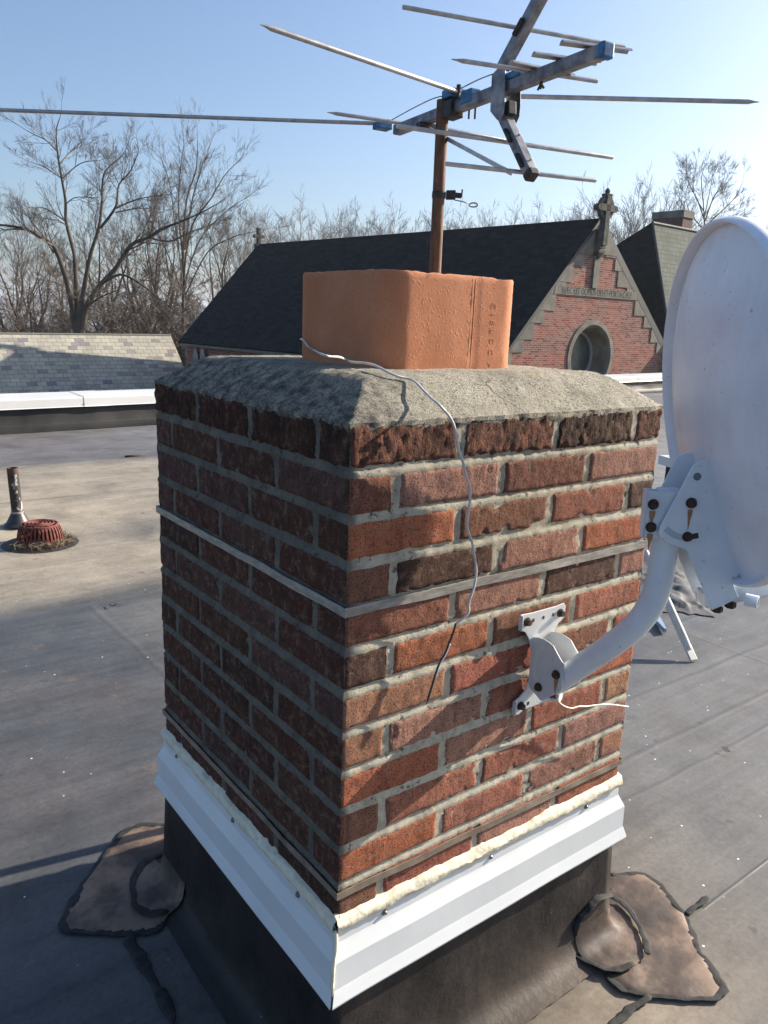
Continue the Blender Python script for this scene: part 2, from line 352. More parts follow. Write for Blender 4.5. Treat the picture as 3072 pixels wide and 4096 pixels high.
def tile_material(name, cols, w, h, gap, mort, bump=0.4, dist=0.02, rough=0.8, tint=None, uv='UVMap', mott=6, vary=None):
    """courses of slates, shingles or small bricks on a surface with its own metre UVs"""
    m, nt, bs = new_mat(name); N = NT(nt)
    u = N.n('ShaderNodeUVMap'); u.uv_map = uv
    b = N.n('ShaderNodeTexBrick'); b.offset = 0.5; b.squash = 1.0
    N.L(u.outputs[0], b.inputs['Vector'])
    for k, v in (('Scale', 1.0), ('Mortar Size', gap), ('Brick Width', w), ('Row Height', h), ('Bias', 0.0), ('Mortar Smooth', 0.15)): b.inputs[k].default_value = v
    b.inputs['Color1'].default_value = (0, 0, 0, 1); b.inputs['Color2'].default_value = (1, 1, 1, 1); b.inputs['Mortar'].default_value = (0.5, 0.5, 0.5, 1)
    c = N.ramp(b.outputs['Color'], [(i/(len(cols)-1), q) for i, q in enumerate(cols)])
    p = N.pos()
    c = N.mix(1.0, c, N.ramp(N.noise(p, mott, 5, 0.7), [(0.3, 0.75), (0.7, 1.2)]), 'MULTIPLY')
    if tint is not None: c = N.mix(N.ramp(N.noise(p, tint[1], 5, 0.6), [(tint[2], 0.0), (tint[3], tint[4])]), c, tint[0])
    c = N.mix(b.outputs['Fac'], c, mort)
    N.L(c, bs.inputs['Base Color']); bs.inputs['Roughness'].default_value = rough; bs.inputs['Specular IOR Level'].default_value = 0.08
    hh = N.math('SUBTRACT', 1.0, b.outputs['Fac'])
    if vary: hh = N.math('ADD', hh, N.math('MULTIPLY', N.sep(b.outputs['Color'])[0], vary))
    N.L(N.bump(hh, bump, dist), bs.inputs['Normal'])
    return m
def bark_material(name, c1, c2):
    return simple(name, c1, c2, scale=1.3, rough=0.95, spec=0.1)

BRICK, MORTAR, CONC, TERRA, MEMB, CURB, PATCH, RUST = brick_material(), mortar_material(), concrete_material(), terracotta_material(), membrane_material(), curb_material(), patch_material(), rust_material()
SEALANT_BLACK = simple('black_lap_sealant', (0.008, 0.008, 0.008), (0.032, 0.032, 0.031), 45, 0.85, bump=0.5, bscale=70, bdist=0.003)
WHITE_METAL = simple('white_prefinished_metal', (0.64, 0.66, 0.66), (0.72, 0.74, 0.74), 4, 0.34, bump=0.04, bscale=12, bdist=0.002)
COPING = simple('white_coping_metal', (0.58, 0.58, 0.56), (0.66, 0.66, 0.64), 1.5, 0.35)
CAULK = simple('cream_caulk', (0.62, 0.56, 0.41), (0.74, 0.69, 0.54), 60, 0.7, bump=0.5, bscale=90, bdist=0.003)
SCREW = simple('zinc_screw', (0.16, 0.16, 0.16), (0.30, 0.29, 0.28), 200, 0.45, metal=0.7)
GALV = simple('galvanised_band', (0.20, 0.18, 0.155), (0.36, 0.33, 0.29), 35, 0.5, metal=0.0, stretch=(1, 1, 4), bump=0.15, bscale=60, bdist=0.001)
BRONZE_BAND = simple('tarnished_band', (0.20, 0.155, 0.11), (0.34, 0.29, 0.23), 25, 0.5, metal=0.4)
DISH_PAINT = paint_material('dish_grey_paint', (0.76, 0.80, 0.87), rust=False, rough=0.42)
ARM_PAINT = paint_material('mount_grey_paint', (0.72, 0.77, 0.82), rust=False, rough=0.36)
PLATE_PAINT = paint_material('mount_white_paint', (0.62, 0.63, 0.63), rust=False, rough=0.4)
BOLT = simple('rusted_bolt', (0.022, 0.016, 0.014), (0.075, 0.04, 0.024), 160, 0.85, bump=0.5, bscale=300, bdist=0.001)
RUSTRUN = simple('rust_run', (0.30, 0.125, 0.045), (0.42, 0.24, 0.11), 80, 0.85)
ALU = simple('oxidised_aluminium', (0.34, 0.34, 0.35), (0.52, 0.51, 0.49), 40, 0.42, metal=0.55, bump=0.15, bscale=200, bdist=0.0006)
ALU_DIRTY = simple('weathered_boom_aluminium', (0.09, 0.10, 0.135), (0.33, 0.33, 0.34), 24, 0.5, metal=0.45, bump=0.2, bscale=150, bdist=0.0006)
BLUE = simple('blue_plastic', (0.015, 0.075, 0.17), (0.03, 0.19, 0.42), 60, 0.5)
DARK = simple('dark_steel', (0.02, 0.02, 0.022), (0.06, 0.055, 0.05), 90, 0.6, metal=0.3)
WIRE_W = simple('white_wire_sheath', (0.50, 0.50, 0.50), (0.66, 0.65, 0.62), 60, 0.5)
WIRE_B = simple('black_wire_sheath', (0.015, 0.015, 0.015), (0.05, 0.05, 0.05), 90, 0.5)
CABLE = simple('cream_cable', (0.66, 0.61, 0.50), (0.74, 0.70, 0.60), 40, 0.5)

# ================================================================== FLAT ROOF AND GROUND
ZR = -1.20
def lerp3(a, b, t): return tuple(a[i]+(b[i]-a[i])*t for i in range(3))
def roof_col(x, y):
    n = nz((x, y, 0), 0.55, 3)*0.5+nz((x, y, 0), 1.7, 9)*0.25
    grey = (0.060, 0.066, 0.074); sand = (0.345, 0.295, 0.222); warm = (0.145, 0.127, 0.106); far = (0.125, 0.117, 0.119)
    c = grey
    e1 = 2.66+n*0.10
    s = sm(e1-0.02, e1+0.35, y)*(1-sm(6.0+n*0.3, 6.5+n*0.3, y))     # ponding silt round the drain
    s *= 0.72+0.5*n
    path = math.exp(-((y-3.72-0.25*(x-0.5)-n*0.2)/0.22)**2)*sm(0.6, 1.2, x)   # washed track running to the drain
    s *= 1-0.6*path
    far_side = sm(3.2, 5.5, x); s *= 1-0.55*far_side
    c = lerp3(c, sand, max(0, min(1, s)))
    if y > 6.0: c = lerp3(c, far, sm(6.0, 6.6, y)*0.9)
    w = sm(0.95, 0.5, y)*sm(-0.6, 0.6, x)*(0.62+n*0.5)            # dusty tan film round the foot of the chimney
    c = lerp3(c, warm, max(0, min(1, w)))
    w4 = sm(-0.42, -0.22, y)*sm(-0.02, -0.10, y)*sm(-0.1, 0.25, x)*sm(1.0, 0.6, x)*(0.75+0.6*n)
    c = lerp3(c, (0.25, 0.205, 0.15), max(0, min(1, w4)))
    w2 = sm(2.4, 1.7, y)*sm(0.9, 0.2, x)*max(0, min(1, 0.35+0.6*nz((x, y, 0), 2.6, 5)))
    c = lerp3(c, (0.125, 0.105, 0.098), w2*0.6)
    w3 = sm(1.5, 2.2, y)*sm(2.9, 2.5, y)*sm(0.2, 0.7, x); c = lerp3(c, (0.155, 0.148, 0.136), w3*0.6)
    if x > 0.9: c = lerp3(c, (0.118, 0.122, 0.128), 0.6*sm(0.9, 1.4, x)*sm(3.0, 2.0, y))
    if 0.9 < x < 8 and y > 2.0: c = lerp3(c, (0.17, 0.175, 0.182), 0.8*sm(1.6, 3.2, x)*sm(2.0, 3.0, y))
    return c
PA, PB = np.array([1.19, 8.33, 0]), np.array([15.70, 9.68, 0])          # foot line of the parapet
PD = unit(PB-PA); PN = np.array([-PD[1], PD[0], 0])
def par_y(x): return PA[1]+(x-PA[0])*PD[1]/PD[0]
def roof_z(x, y):
    z = ZR+0.008*nz((x, y, 0), 0.7, 2)+0.004*nz((x*0.6, y*1.6, 0), 2.0, 4)
    r = math.hypot(x-0.48, y-3.87); z -= 0.035*math.exp(-(r/0.8)**2)
    return z
XS = np.concatenate([np.arange(-7, -1.2, 0.4), np.arange(-1.2, 4.2, 0.05), np.arange(4.2, 26.1, 0.3)])
TS = np.concatenate([np.arange(-7, -1.2, 0.4), np.arange(-1.2, 6.8, 0.05), np.arange(6.8, 8.2, 0.15), [8.33]])
vs, cs, fs = [], [], []
for t in TS:
    for x in XS:
        y = t if t < 2 else 2+(t-2)*(par_y(x)+0.05-2)/(8.33-2)
        vs.append((x, y, roof_z(x, y))); cs.append(roof_col(x, y))
W_ = len(XS)
for j in range(len(TS)-1):
    for i in range(W_-1): fs.append((j*W_+i, j*W_+i+1, (j+1)*W_+i+1, (j+1)*W_+i))
rb = MB(); rb.add(vs, fs, cs)
roof = rb.build('flat_roof', MEMB, smooth=True); tag(roof, kind='structure')
GRASS = simple('winter_grass', (0.055, 0.045, 0.028), (0.11, 0.09, 0.055), 0.35, 0.95, spec=0.1)
gb = MB()
def gz(x, y):
    return -7.2+0.3*nz((x, y, 0), 0.03, 2)-0.02*max(0, math.hypot(x, y)-60)**0.9
gx = [-9000, -3000, -1000, -400, -200]+list(range(-120, 241, 12))+[300, 500, 1000, 3000, 9000]
vs = [(x, y, gz(x, y) if math.hypot(x, y) < 400 else -24) for y in gx for x in gx]; n_ = len(gx)
gb.add(vs, [(j*n_+i, j*n_+i+1, (j+1)*n_+i+1, (j+1)*n_+i) for j in range(n_-1) for i in range(n_-1)])
ground = gb.build('ground', GRASS, smooth=True); tag(ground, kind='structure')
HILLM = simple('wooded_hill', (0.055, 0.047, 0.045), (0.10, 0.085, 0.08), 0.02, 1.0, spec=0.0)
hb = MB()
def hill(u, v):
    a = math.radians(-20+u*160); R = 1500+v*1600
    e = 105*(0.6+0.5*nz((math.cos(a)*4, math.sin(a)*4, 1), 1.3, 4)+0.18*nz((math.cos(a)*20, math.sin(a)*20, v), 1.3, 4))*math.sin(min(1, v*1.2)*math.pi/2)
    return (R*math.cos(a), R*math.sin(a), -24+e)
hb.grid(160, 8, hill); hills = hb.build('hills', HILLM, smooth=True); tag(hills, kind='structure')

# ================================================================== BRICK CHIMNEY
W, WL, HC, JT, HDR = 0.734, 0.722, 0.0677, 0.0135, 0.080
chim = thing('brick_chimney', 'square red brick chimney with grey mortar crown and clay flue, standing on the flat roof', 'chimney', (0, 0, ZR))
R_, D_, P_, T_, B_, O_ = (0.34, 0.128, 0.082), (0.095, 0.052, 0.038), (0.37, 0.190, 0.138), (0.37, 0.190, 0.112), (0.23, 0.100, 0.066), (0.39, 0.132, 0.070)
RIGHT_COLS = {0: [B_, B_, D_, B_], 1: [B_, P_, B_, P_], 2: [O_, B_, R_, D_], 3: [B_, D_, P_, O_], 4: [R_, P_, D_, P_], 5: [D_, O_, B_, R_], 6: [T_, R_, B_, R_],
              7: [T_, P_, R_, O_], 8: [O_, P_, R_, T_], 9: [B_, R_, R_, P_], 10: [O_, R_, P_, T_], 11: [B_, R_, P_, R_], 12: [B_, R_, B_, R_]}
rnd = random.Random(11)
LEFT_POOL = [B_, B_, (0.26, 0.125, 0.085), B_, (0.16, 0.08, 0.056), B_, (0.24, 0.125, 0.10), (0.28, 0.14, 0.10)]
SIDES = [  # origin corner, direction along, outward normal, length, neighbour normals at the two ends, stretcher-first on even courses
    ((0, 0), (1, 0), (0, -1), W, (-1, 0), (1, 0), True, 0.0052),
    ((0, 0), (0, 1), (-1, 0), WL, (0, -1), (0, 1), False, 0.0058),
    ((W, 0), (0, 1), (1, 0), WL, (0, -1), (0, 1), True, 0.016),
    ((0, WL), (1, 0), (0, 1), W, (-1, 0), (1, 0), False, 0.016)]
bk = MB()
def axis_coords(L, e0, e1, res):
    """sample positions along one brick axis; e0/e1 True where the edge is a joint"""
    c = [] 
    c += [(0.0, 1)] if e0 else []
    st = [0.0, 0.0015, 0.004, 0.008]
    mid = list(np.arange(0.008+res, L-0.008-res*0.5, res))
    c += [(q, 0) for q in st+mid+[L-0.008, L-0.004, L-0.0015, L]]
    c += [(L, 1)] if e1 else []
    return c
def brick_panel(o, du, n, u0, u1, z0, z1, nbr, end, col, rough, res, sd):
    """one exposed brick face; nbr = neighbour normal if the brick turns a corner at end 0 or 1"""
    L = u1-u0; H = z1-z0; c0, c1 = (end == 0), (end == 1)
    us = axis_coords(L, not c0, not c1, res); vs_ = axis_coords(H, True, True, res)
    n3 = np.array([n[0], n[1], 0.0]); nb = np.array([nbr[0], nbr[1], 0.0]) if nbr else n3
    V = []
    tilt = (rnd.uniform(-1, 1)*0.0012, rnd.uniform(-1, 1)*0.0008)
    for (v, sv) in vs_:
        for (u, su) in us:
            bu, bv = u0+u, z0+v
            p = np.array([o[0]+du[0]*bu, o[1]+du[1]*bu, bv])
            de0 = 9 if c0 else u; de1 = 9 if c1 else L-u
            ee = min(de0, de1, v, H-v); cd = u if c0 else (L-u if c1 else 9)
            q = -0.0036*max(0, 1-ee/0.006)**2 - (0.016 if (su or sv) else 0)
            amp = 0.0010 if rough < 1 else 0.0016
            d = q+amp*nz(p, 95, sd)+0.0006*nz(p, 260, sd)*rough+0.0008*nz(p, 22, sd)+tilt[0]*(u/L-0.5)*2+tilt[1]*(v/H-0.5)*2*(0 if nbr else 1)
            if rough >= 1: d += 0.0020*nz((p[0], p[1], p[2]*0.35), 170, sd+4)-0.002*max(0, nz(p, 90, sd+9))
            w = max(0, 1-cd/0.010)
            nn = n3+nb*w if nbr else n3
            p = p+nn*d
            if nbr: p = p-0.0032*(max(0, 1-cd/0.006)**2)*(n3+nb)
            ew = max(0, 1-ee/0.012)                   # irregular arrises
            g = 0.0020*ew*(1.6 if rough >= 1 else 1)
            p = p+np.array([du[0], du[1], 0])*g*nz(p, 70, 5.0)*(0 if cd < 0.012 else 1)+np.array([0, 0, 1])*g*nz(p, 70, 8.0)
            if nz(p, 45, 20.0) > 0.42 and ee < 0.010: p = p-n3*0.003*(1 if not nbr else 0)   # chipped spots
            V.append(p)
    nu = len(us); F = [(j*nu+i, j*nu+i+1, (j+1)*nu+i+1, (j+1)*nu+i) for j in range(len(vs_)-1) for i in range(nu-1)]
    bk.add(V, F, col)
NC = 13
for k in range(NC):
    zt = 0.0 if k == 0 else -k*HC-0.0068
    zb = -(k+1)*HC+0.0068
    for si, (o, du, n, L, nb0, nb1, sf, res) in enumerate(SIDES):
        st_first = sf == (k % 2 == 0); SL = (L-HDR-3*JT)/3
        lens = [SL, SL, SL, HDR] if st_first else [HDR, SL, SL, SL]
        u = 0.0
        for bi, ln in enumerate(lens):
            jl = rnd.uniform(-0.002, 0.002) if bi < 3 else 0
            u1 = L if bi == 3 else u+ln+jl
            if si == 0: col = RIGHT_COLS[k][bi]
            else: col = rnd.choice(LEFT_POOL)
            if si == 1: col = tuple(c*0.40 for c in col)  # shade of the left face put into its brick colours
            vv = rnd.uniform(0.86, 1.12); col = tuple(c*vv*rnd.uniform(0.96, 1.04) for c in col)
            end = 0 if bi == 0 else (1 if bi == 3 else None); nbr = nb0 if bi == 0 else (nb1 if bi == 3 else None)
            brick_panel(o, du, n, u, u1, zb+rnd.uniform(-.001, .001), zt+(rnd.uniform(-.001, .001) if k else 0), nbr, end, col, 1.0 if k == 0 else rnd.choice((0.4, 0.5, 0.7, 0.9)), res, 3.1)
            u = u1+JT
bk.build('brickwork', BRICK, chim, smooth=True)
mb = MB()
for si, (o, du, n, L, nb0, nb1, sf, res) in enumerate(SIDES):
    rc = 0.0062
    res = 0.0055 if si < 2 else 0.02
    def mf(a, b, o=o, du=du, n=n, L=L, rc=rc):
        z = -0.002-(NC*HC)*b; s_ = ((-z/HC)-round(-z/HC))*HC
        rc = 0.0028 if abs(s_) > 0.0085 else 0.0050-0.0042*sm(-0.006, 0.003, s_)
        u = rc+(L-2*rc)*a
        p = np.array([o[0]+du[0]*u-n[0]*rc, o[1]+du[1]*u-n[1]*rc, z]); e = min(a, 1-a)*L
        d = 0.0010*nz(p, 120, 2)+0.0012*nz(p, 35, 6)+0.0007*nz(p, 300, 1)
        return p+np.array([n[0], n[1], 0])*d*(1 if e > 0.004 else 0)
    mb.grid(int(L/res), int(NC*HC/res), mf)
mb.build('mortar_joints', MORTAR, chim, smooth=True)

# mortar crown
def crown_h(x, y):
    ds = sorted((max(0, x), max(0, W-x), max(0, y), max(0, WL-y))); k = 0.004
    d = ds[0]; h = max(k-abs(ds[0]-ds[1]), 0)/k; d = d-h*h*k*0.25
    h = 0.002+0.058*(lambda q: q-0.5*max(0.0, q-0.75)**2/0.5 if q < 1.25 else 0.999)(max(d, 0)/0.085)
    return h
def crown_n(p): return 0.0012*nz(p, 14, 1)+0.0010*nz(p, 75, 2)+0.0011*nz(p, 200, 3)-0.0030*max(0, nz(p, 60, 7)-0.30)
def crown_z(x, y): return crown_h(x, y)
cb = MB()
def cf(a, b):
    x, y = a*W, b*WL; p = (x, y, 0.03); e = min(x, W-x, y, WL-y)
    ox = 0.0030*nz(p, 40, 5); oy = 0.0030*nz(p, 40, 15)
    return (x+ox*(e < 0.01), y+oy*(e < 0.01), crown_h(x, y)+crown_n(p)*(0.6 if e < 0.004 else 1))
NG = 150
cb.grid(NG, NG, cf)
for i in range(NG):                                     # rough vertical lip round the edge
    for fx in (lambda t: (t, 0.0), lambda t: (t, 1.0), lambda t: (0.0, t), lambda t: (1.0, t)):
        a0, a1 = fx(i/NG), fx((i+1)/NG); p0, p1 = cf(*a0), cf(*a1)
        z0 = -0.005+0.003*nz(p0, 45, 9); z1 = -0.005+0.003*nz(p1, 45, 9)
        cb.add([p0, p1, (p1[0], p1[1], z1), (p0[0], p0[1], z0)], [(0, 1, 2, 3)])
cb.build('mortar_crown', CONC, chim, smooth=True)

# clay flue tile: hollow rounded square
FX0, FX1, FY0, FY1, FR, FT = 0.211, 0.540, 0.205, 0.516, 0.052, 0.2265
def rrect(x0, x1, y0, y1, r, m=14, s=18):
    pts = []
    for cx_, cy_, a0 in ((x1-r, y0+r, -90), (x1-r, y1-r, 0), (x0+r, y1-r, 90), (x0+r, y0+r, 180)):
        for k in range(m+1):
            a = math.radians(a0+90*k/m); pts.append((cx_+r*math.cos(a), cy_+r*math.sin(a), math.cos(a), math.sin(a)))
    out = []
    for i, p in enumerate(pts):
        q = pts[(i+1) % len(pts)]; d = math.hypot(q[0]-p[0], q[1]-p[1]); k = max(1, int(d/0.009))
        for j in range(k): out.append(tuple(p[t]+(q[t]-p[t])*j/k for t in range(4)))
    return out
fb = MB(); ring = rrect(FX0, FX1, FY0, FY1, FR); nr = len(ring); zs = list(np.linspace(0.02, FT-0.004, 26))
V = []
for z in zs:
    for (x, y, nx, ny) in ring:
        p = (x, y, z); d = 0.0004*nz(p, 18, 2)+0.0007*nz(p, 150, 4)
        if abs(x-(0.415+0.006*nz((0, 0, z), 18, 1))) < 0.004 and y < FY0+0.01: d -= 0.0016
        V.append((x+nx*d, y+ny*d, z))
def topz(x, y, k=0): 
    p = (x, y, k)
    c = FT-0.0035*max(0, nz(p, 55, 3))-0.0015*abs(nz(p, 160, 8))
    c -= 0.010*math.exp(-((x-0.485)/0.014)**2)*(1 if y < FY0+0.03 and k == 0 else 0)
    return c
for (x, y, nx, ny) in ring: V.append((x-nx*0.0025, y-ny*0.0025, topz(x, y)))
for (x, y, nx, ny) in ring: V.append((x-nx*0.018, y-ny*0.018, topz(x, y, 1)-0.001))
for (x, y, nx, ny) in ring: V.append((x-nx*0.019, y-ny*0.019, 0.03))
lv = len(zs)+3
fb.add(V, [(i*nr+k, i*nr+(k+1) % nr, (i+1)*nr+(k+1) % nr, (i+1)*nr+k) for i in range(lv-1) for k in range(nr)])
flue = fb.build('flue_tile', TERRA, chim, smooth=True, auto=50)
def text_mesh(name, body, size, mat_, parent, place, depth=0.0015, sx=1.0, spacing=1.0, align='CENTER', res=3):
    cu = bpy.data.curves.new(name, 'FONT'); cu.body = body; cu.size = size; cu.extrude = depth; cu.align_x = align; cu.align_y = 'CENTER'; cu.resolution_u = res; cu.space_character = spacing
    t = bpy.data.objects.new(name, cu); COL.objects.link(t); bpy.context.view_layer.update()
    me = bpy.data.meshes.new_from_object(t.evaluated_get(bpy.context.evaluated_depsgraph_get())); bpy.data.objects.remove(t)
    V = [place(v.co.x*sx, v.co.y, v.co.z) for v in me.vertices]; F = [tuple(p.vertices) for p in me.polygons]
    m = MB(); m.add(V, F); return m.build(name, mat_, parent)
FLUE_LET = simple('terracotta_letters', (0.50, 0.205, 0.105), (0.54, 0.24, 0.13), 40, 0.85)
text_mesh('stamped_letters', 'C I E L C C  A V', 0.017, FLUE_LET, flue, lambda a, b, c: (0.462+b, FY0-0.0006-c*0.5, 0.112-a), depth=0.0003, sx=1.05, spacing=1.15)
for xs_ in (0.404, 0.411):
    m = MB(); m.tube([(xs_+0.0022*nz((xs_, 0, z), 14, 2), FY0+0.0003, z) for z in np.linspace(0.055, FT-0.006, 20)], 0.0006, 6); m.build('mould_seam', FLUE_LET, flue, smooth=True)

# metal bands
def band(name, z, h, material, off=0.003, wob=0.0, zl=0.0):
    b = MB(); pts = [(-off, -off), (W+off, -off), (W+off, WL+off), (-off, WL+off)]; V = []; m = 60; ringp = []
    for s_ in range(4):
        a, c = pts[s_], pts[(s_+1) % 4]
        for k in range(m): ringp.append((a[0]+(c[0]-a[0])*k/m, a[1]+(c[1]-a[1])*k/m, s_))
    N_ = len(ringp)
    for (x, y, s_) in ringp:
        dz = wob*nz((x, y, 0), 9, 3); tw = 0.0012*nz((x, y, 1), 14, 7); nx, ny = ((0, -1), (1, 0), (0, 1), (-1, 0))[s_]
        sl = zl*(x/W)
        V += [(x+nx*tw, y+ny*tw, z+dz+sl+h/2), (x-nx*tw, y-ny*tw, z+dz+sl-h/2), (x-nx*tw-nx*0.0016, y-ny*tw-ny*0.0016, z+dz+sl-h/2), (x+nx*tw-nx*0.0016, y+ny*tw-ny*0.0016, z+dz+sl+h/2)]
    b.add(V, [(i*4+k, i*4+(k+1) % 4, ((i+1) % N_)*4+(k+1) % 4, ((i+1) % N_)*4+k) for i in range(N_) for k in range(4)])
    o = b.build(name, material, chim); o['label'] = 'dull grey metal band round the upper bricks' if z > -0.5 else 'tarnished metal band just above the white flashing'
    return o
band('metal_band', -0.2735, 0.0145, GALV, 0.0035, 0.002)
band('metal_band', -0.757, 0.0125, BRONZE_BAND, 0.004, 0.003, -0.008)

# white counter flashing: one bent sheet per side
PROF = [(0.0025, -0.814), (0.0035, -0.845), (0.0050, -0.849), (0.0150, -0.872), (0.0158, -0.922), (0.0175, -0.927), (0.0235, -0.946), (0.0230, -0.949), (0.0210, -0.947), (0.0150, -0.930)]
def flash_side(i, gap0=0.002):
    corners = [(0, 0), (W, 0), (W, WL), (0, WL)]; a, b = corners[i], corners[(i+1) % 4]
    t = unit((b[0]-a[0], b[1]-a[1], 0)); n = np.array([t[1], -t[0], 0]); L = math.hypot(b[0]-a[0], b[1]-a[1]); m = MB(); V = []; K = 24
    for j in range(K+1):
        for d, z in PROF:
            u = -d+gap0+(L+2*d-2*gap0)*j/K
            p = np.array([a[0], a[1], z])+t*u+n*(d+0.0012*nz((u, z, i), 7, 2)); p[2] += 0.0010*nz((u, 0, i), 5, 9); V.append(p)
    q = len(PROF); m.add(V, [(j*q+k, (j+1)*q+k, (j+1)*q+k+1, j*q+k+1) for j in range(K) for k in range(q-1)])
    o = m.build('counter_flashing', WHITE_METAL, chim)
    so = o.modifiers.new('thickness', 'SOLIDIFY'); so.thickness = 0.0012; so.offset = 1
    bv = o.modifiers.new('bevel', 'BEVEL'); bv.width = 0.0018; bv.segments = 2; bv.limit_method = 'ANGLE'; bv.angle_limit = math.radians(20)
    return o
fl = [flash_side(i) for i in range(4)]
def screw(pos, n, parent):
    m = MB(); m.lathe(np.array(pos), [(0.0001, 0.0046), (0.0028, 0.0043), (0.0041, 0.0028), (0.0043, 0.0009), (0.0060, 0.0007), (0.0062, -0.0006)], 12, n, True)
    return m.build('screw', SCREW, parent, smooth=True, auto=40)
for u in (0.095, 0.345, 0.625): screw((u, -0.0038, -0.833), (0, -1, 0), fl[0])
for u in (0.095, 0.345, 0.625): screw((-0.0038, u+0.02, -0.833), (-1, 0, 0), fl[3])
# caulk along the top edge and down the near mitre
for i, nm in ((0, 0), (3, 1)):
    m = MB()
    def cz(a, b, i=i):
        u = -0.004+(W+0.008)*a; th = b*math.pi; hgt = -0.797-0.030*b+0.0028*nz((u, b, i), 55, 3)+0.0060*nz((u, 0, i+b*0.2), 18, 5)
        d = 0.0010+0.0085*math.sin(min(1.0, b*1.05)*math.pi)**0.8+0.0030*b+0.0014*nz((u, b*0.1, i), 120, 4)
        if b == 0: d = -0.004
        return (u, -d, hgt) if i == 0 else (-d, u*WL/W, hgt)
    m.grid(150, 8, cz); m.build('sealant_bead', CAULK, chim, smooth=True)
m = MB(); path = [(-d-0.001+0.0016*nz((0, 0, z), 90, 2), -d-0.001+0.0016*nz((1, 0, z), 90, 3), z) for d, z in [(0.004, -0.818), (0.0045, -0.835), (0.006, -0.85), (0.010, -0.861), (0.0145, -0.871), (0.0155, -0.89), (0.016, -0.91), (0.0165, -0.93)]]
m.tube(path, [0.004, 0.0035, 0.0042, 0.0032, 0.004, 0.0028, 0.0034, 0.0015], 8); m.build('sealant_bead', CAULK, chim, smooth=True)
# membrane wrapped curb
m = MB(); CPROF = [(0.000, -0.86), (0.003, -0.95), (0.007, -1.05), (0.010, -1.12), (0.014, -1.165), (0.024, -1.186), (0.044, -1.1950), (0.072, -1.1985)]
NCB = 40; V = []
for d, z in CPROF:
    for s_ in range(4):
        cs_ = [(-d, -d), (W+d, -d), (W+d, WL+d), (-d, WL+d)]; a, b = cs_[s_], cs_[(s_+1) % 4]; nx, ny = ((0, -1), (1, 0), (0, 1), (-1, 0))[s_]
        for k in range(NCB):
            x, y = a[0]+(b[0]-a[0])*k/NCB, a[1]+(b[1]-a[1])*k/NCB; e = 0.005*nz((x, y, z), 9, 1)+0.003*nz((x, y, z), 30, 4); e *= sm(0, 3, min(k, NCB-k))
            V.append((x+nx*e, y+ny*e, z))
N_ = 4*NCB; m.add(V, [(i*N_+k, i*N_+(k+1) % N_, (i+1)*N_+(k+1) % N_, (i+1)*N_+k) for i in range(len(CPROF)-1) for k in range(N_)])
m.build('membrane_curb', CURB, chim, smooth=True)

# ================================================================== PATCHES AT THE CURB CORNERS
def bead(path, r, name, parent, flat=0.11, seed=1, n=8, w=None):
    P = [np.array(p, float) for p in path]; out = []; rr = []
    for i in range(len(P)-1):
        L = np.linalg.norm(P[i+1]-P[i]); k = max(2, int(L/0.008))
        for j in range(k):
            q = P[i]+(P[i+1]-P[i])*j/k; q = q+0.0042*np.array([nz(q, 34, seed), nz(q, 34, seed+5), 0.15*nz(q, 40, seed+7)]); out.append(q); rr.append(1.15*r*max(0.22, 0.9+0.75*nz(q, 16, seed+2)+0.35*nz(q, 90, seed)))
    out.append(P[-1]); rr.append(r*0.6); rr[0] *= 0.6
    m = MB(); m.tube(out, rr, n)
    if flat < 1:
        m.V = [(v[0], v[1], out[i//n][2]+(v[2]-out[i//n][2])*flat) if abs(out[max(0, i//n-1)][2]-out[min(len(out)-1, i//n+1)][2]) < 0.012 else v for i, v in enumerate(m.V)]
    return m.build(name, SEALANT_BLACK, parent, smooth=True)
def sheet(poly, z, name, parent, material, res=0.012, amp=0.006, seed=1, zfn=None):
    """filled outline on the roof with lumps and a thin edge"""
    P = [(p[0], p[1]) for p in poly]; x0, x1 = min(p[0] for p in P), max(p[0] for p in P); y0, y1 = min(p[1] for p in P), max(p[1] for p in P)
    bm = bmesh.new(); vs_ = [bm.verts.new((x, y, z)) for x, y in P]; f = bm.faces.new(vs_)
    for ax, (lo, hi) in (((1, 0, 0), (x0, x1)), ((0, 1, 0), (y0, y1))):
        for t in np.arange(lo+res, hi, res):
            g = bm.verts[:]+bm.edges[:]+bm.faces[:]; bmesh.ops.bisect_plane(bm, geom=g, plane_co=(t, t, z), plane_no=ax)
    V = [v.co.copy() for v in bm.verts]; idx = {v: i for i, v in enumerate(bm.verts)}; F = [tuple(idx[v] for v in f.verts) for f in bm.faces]
    bd = {v for e in bm.edges if e.is_boundary for v in e.verts}; bset = {idx[v] for v in bd}; bm.free()
    out = []
    for i, p in enumerate(V):
        b = zfn(p.x, p.y) if zfn else z
        h = b+amp*(0.6*nz(p, 18, seed)+0.5*max(0, nz(p, 9, seed+3))+0.25*nz(p, 60, seed)); out.append((p.x, p.y, h if i not in bset else b-0.002))
    m = MB(); m.add(out, F); return m.build(name, material, parent, smooth=True)
def cant_z(x, y):
    """height of the roof / curb skirt near the chimney foot"""
    d = max(-x, x-W, -y, y-WL)
    for (d0, z0), (d1, z1) in zip(CPROF[:-1], CPROF[1:]):
        if d0 <= d <= d1: return z0+(z1-z0)*(d-d0)/(d1-d0)
    return ZR if d > 0 else -1.0
kb = (2048, 3072); kl = (0, 3072)
def rp(o, pts, z): return [at_z(*zz(o, *q), z) for q in pts]
pr_ = thing('membrane_patch', 'brown rubber patch edged in black sealant at the sunny right corner of the chimney', 'roof patch', (0.85, -0.08, ZR), 'corner patches at the chimney foot')
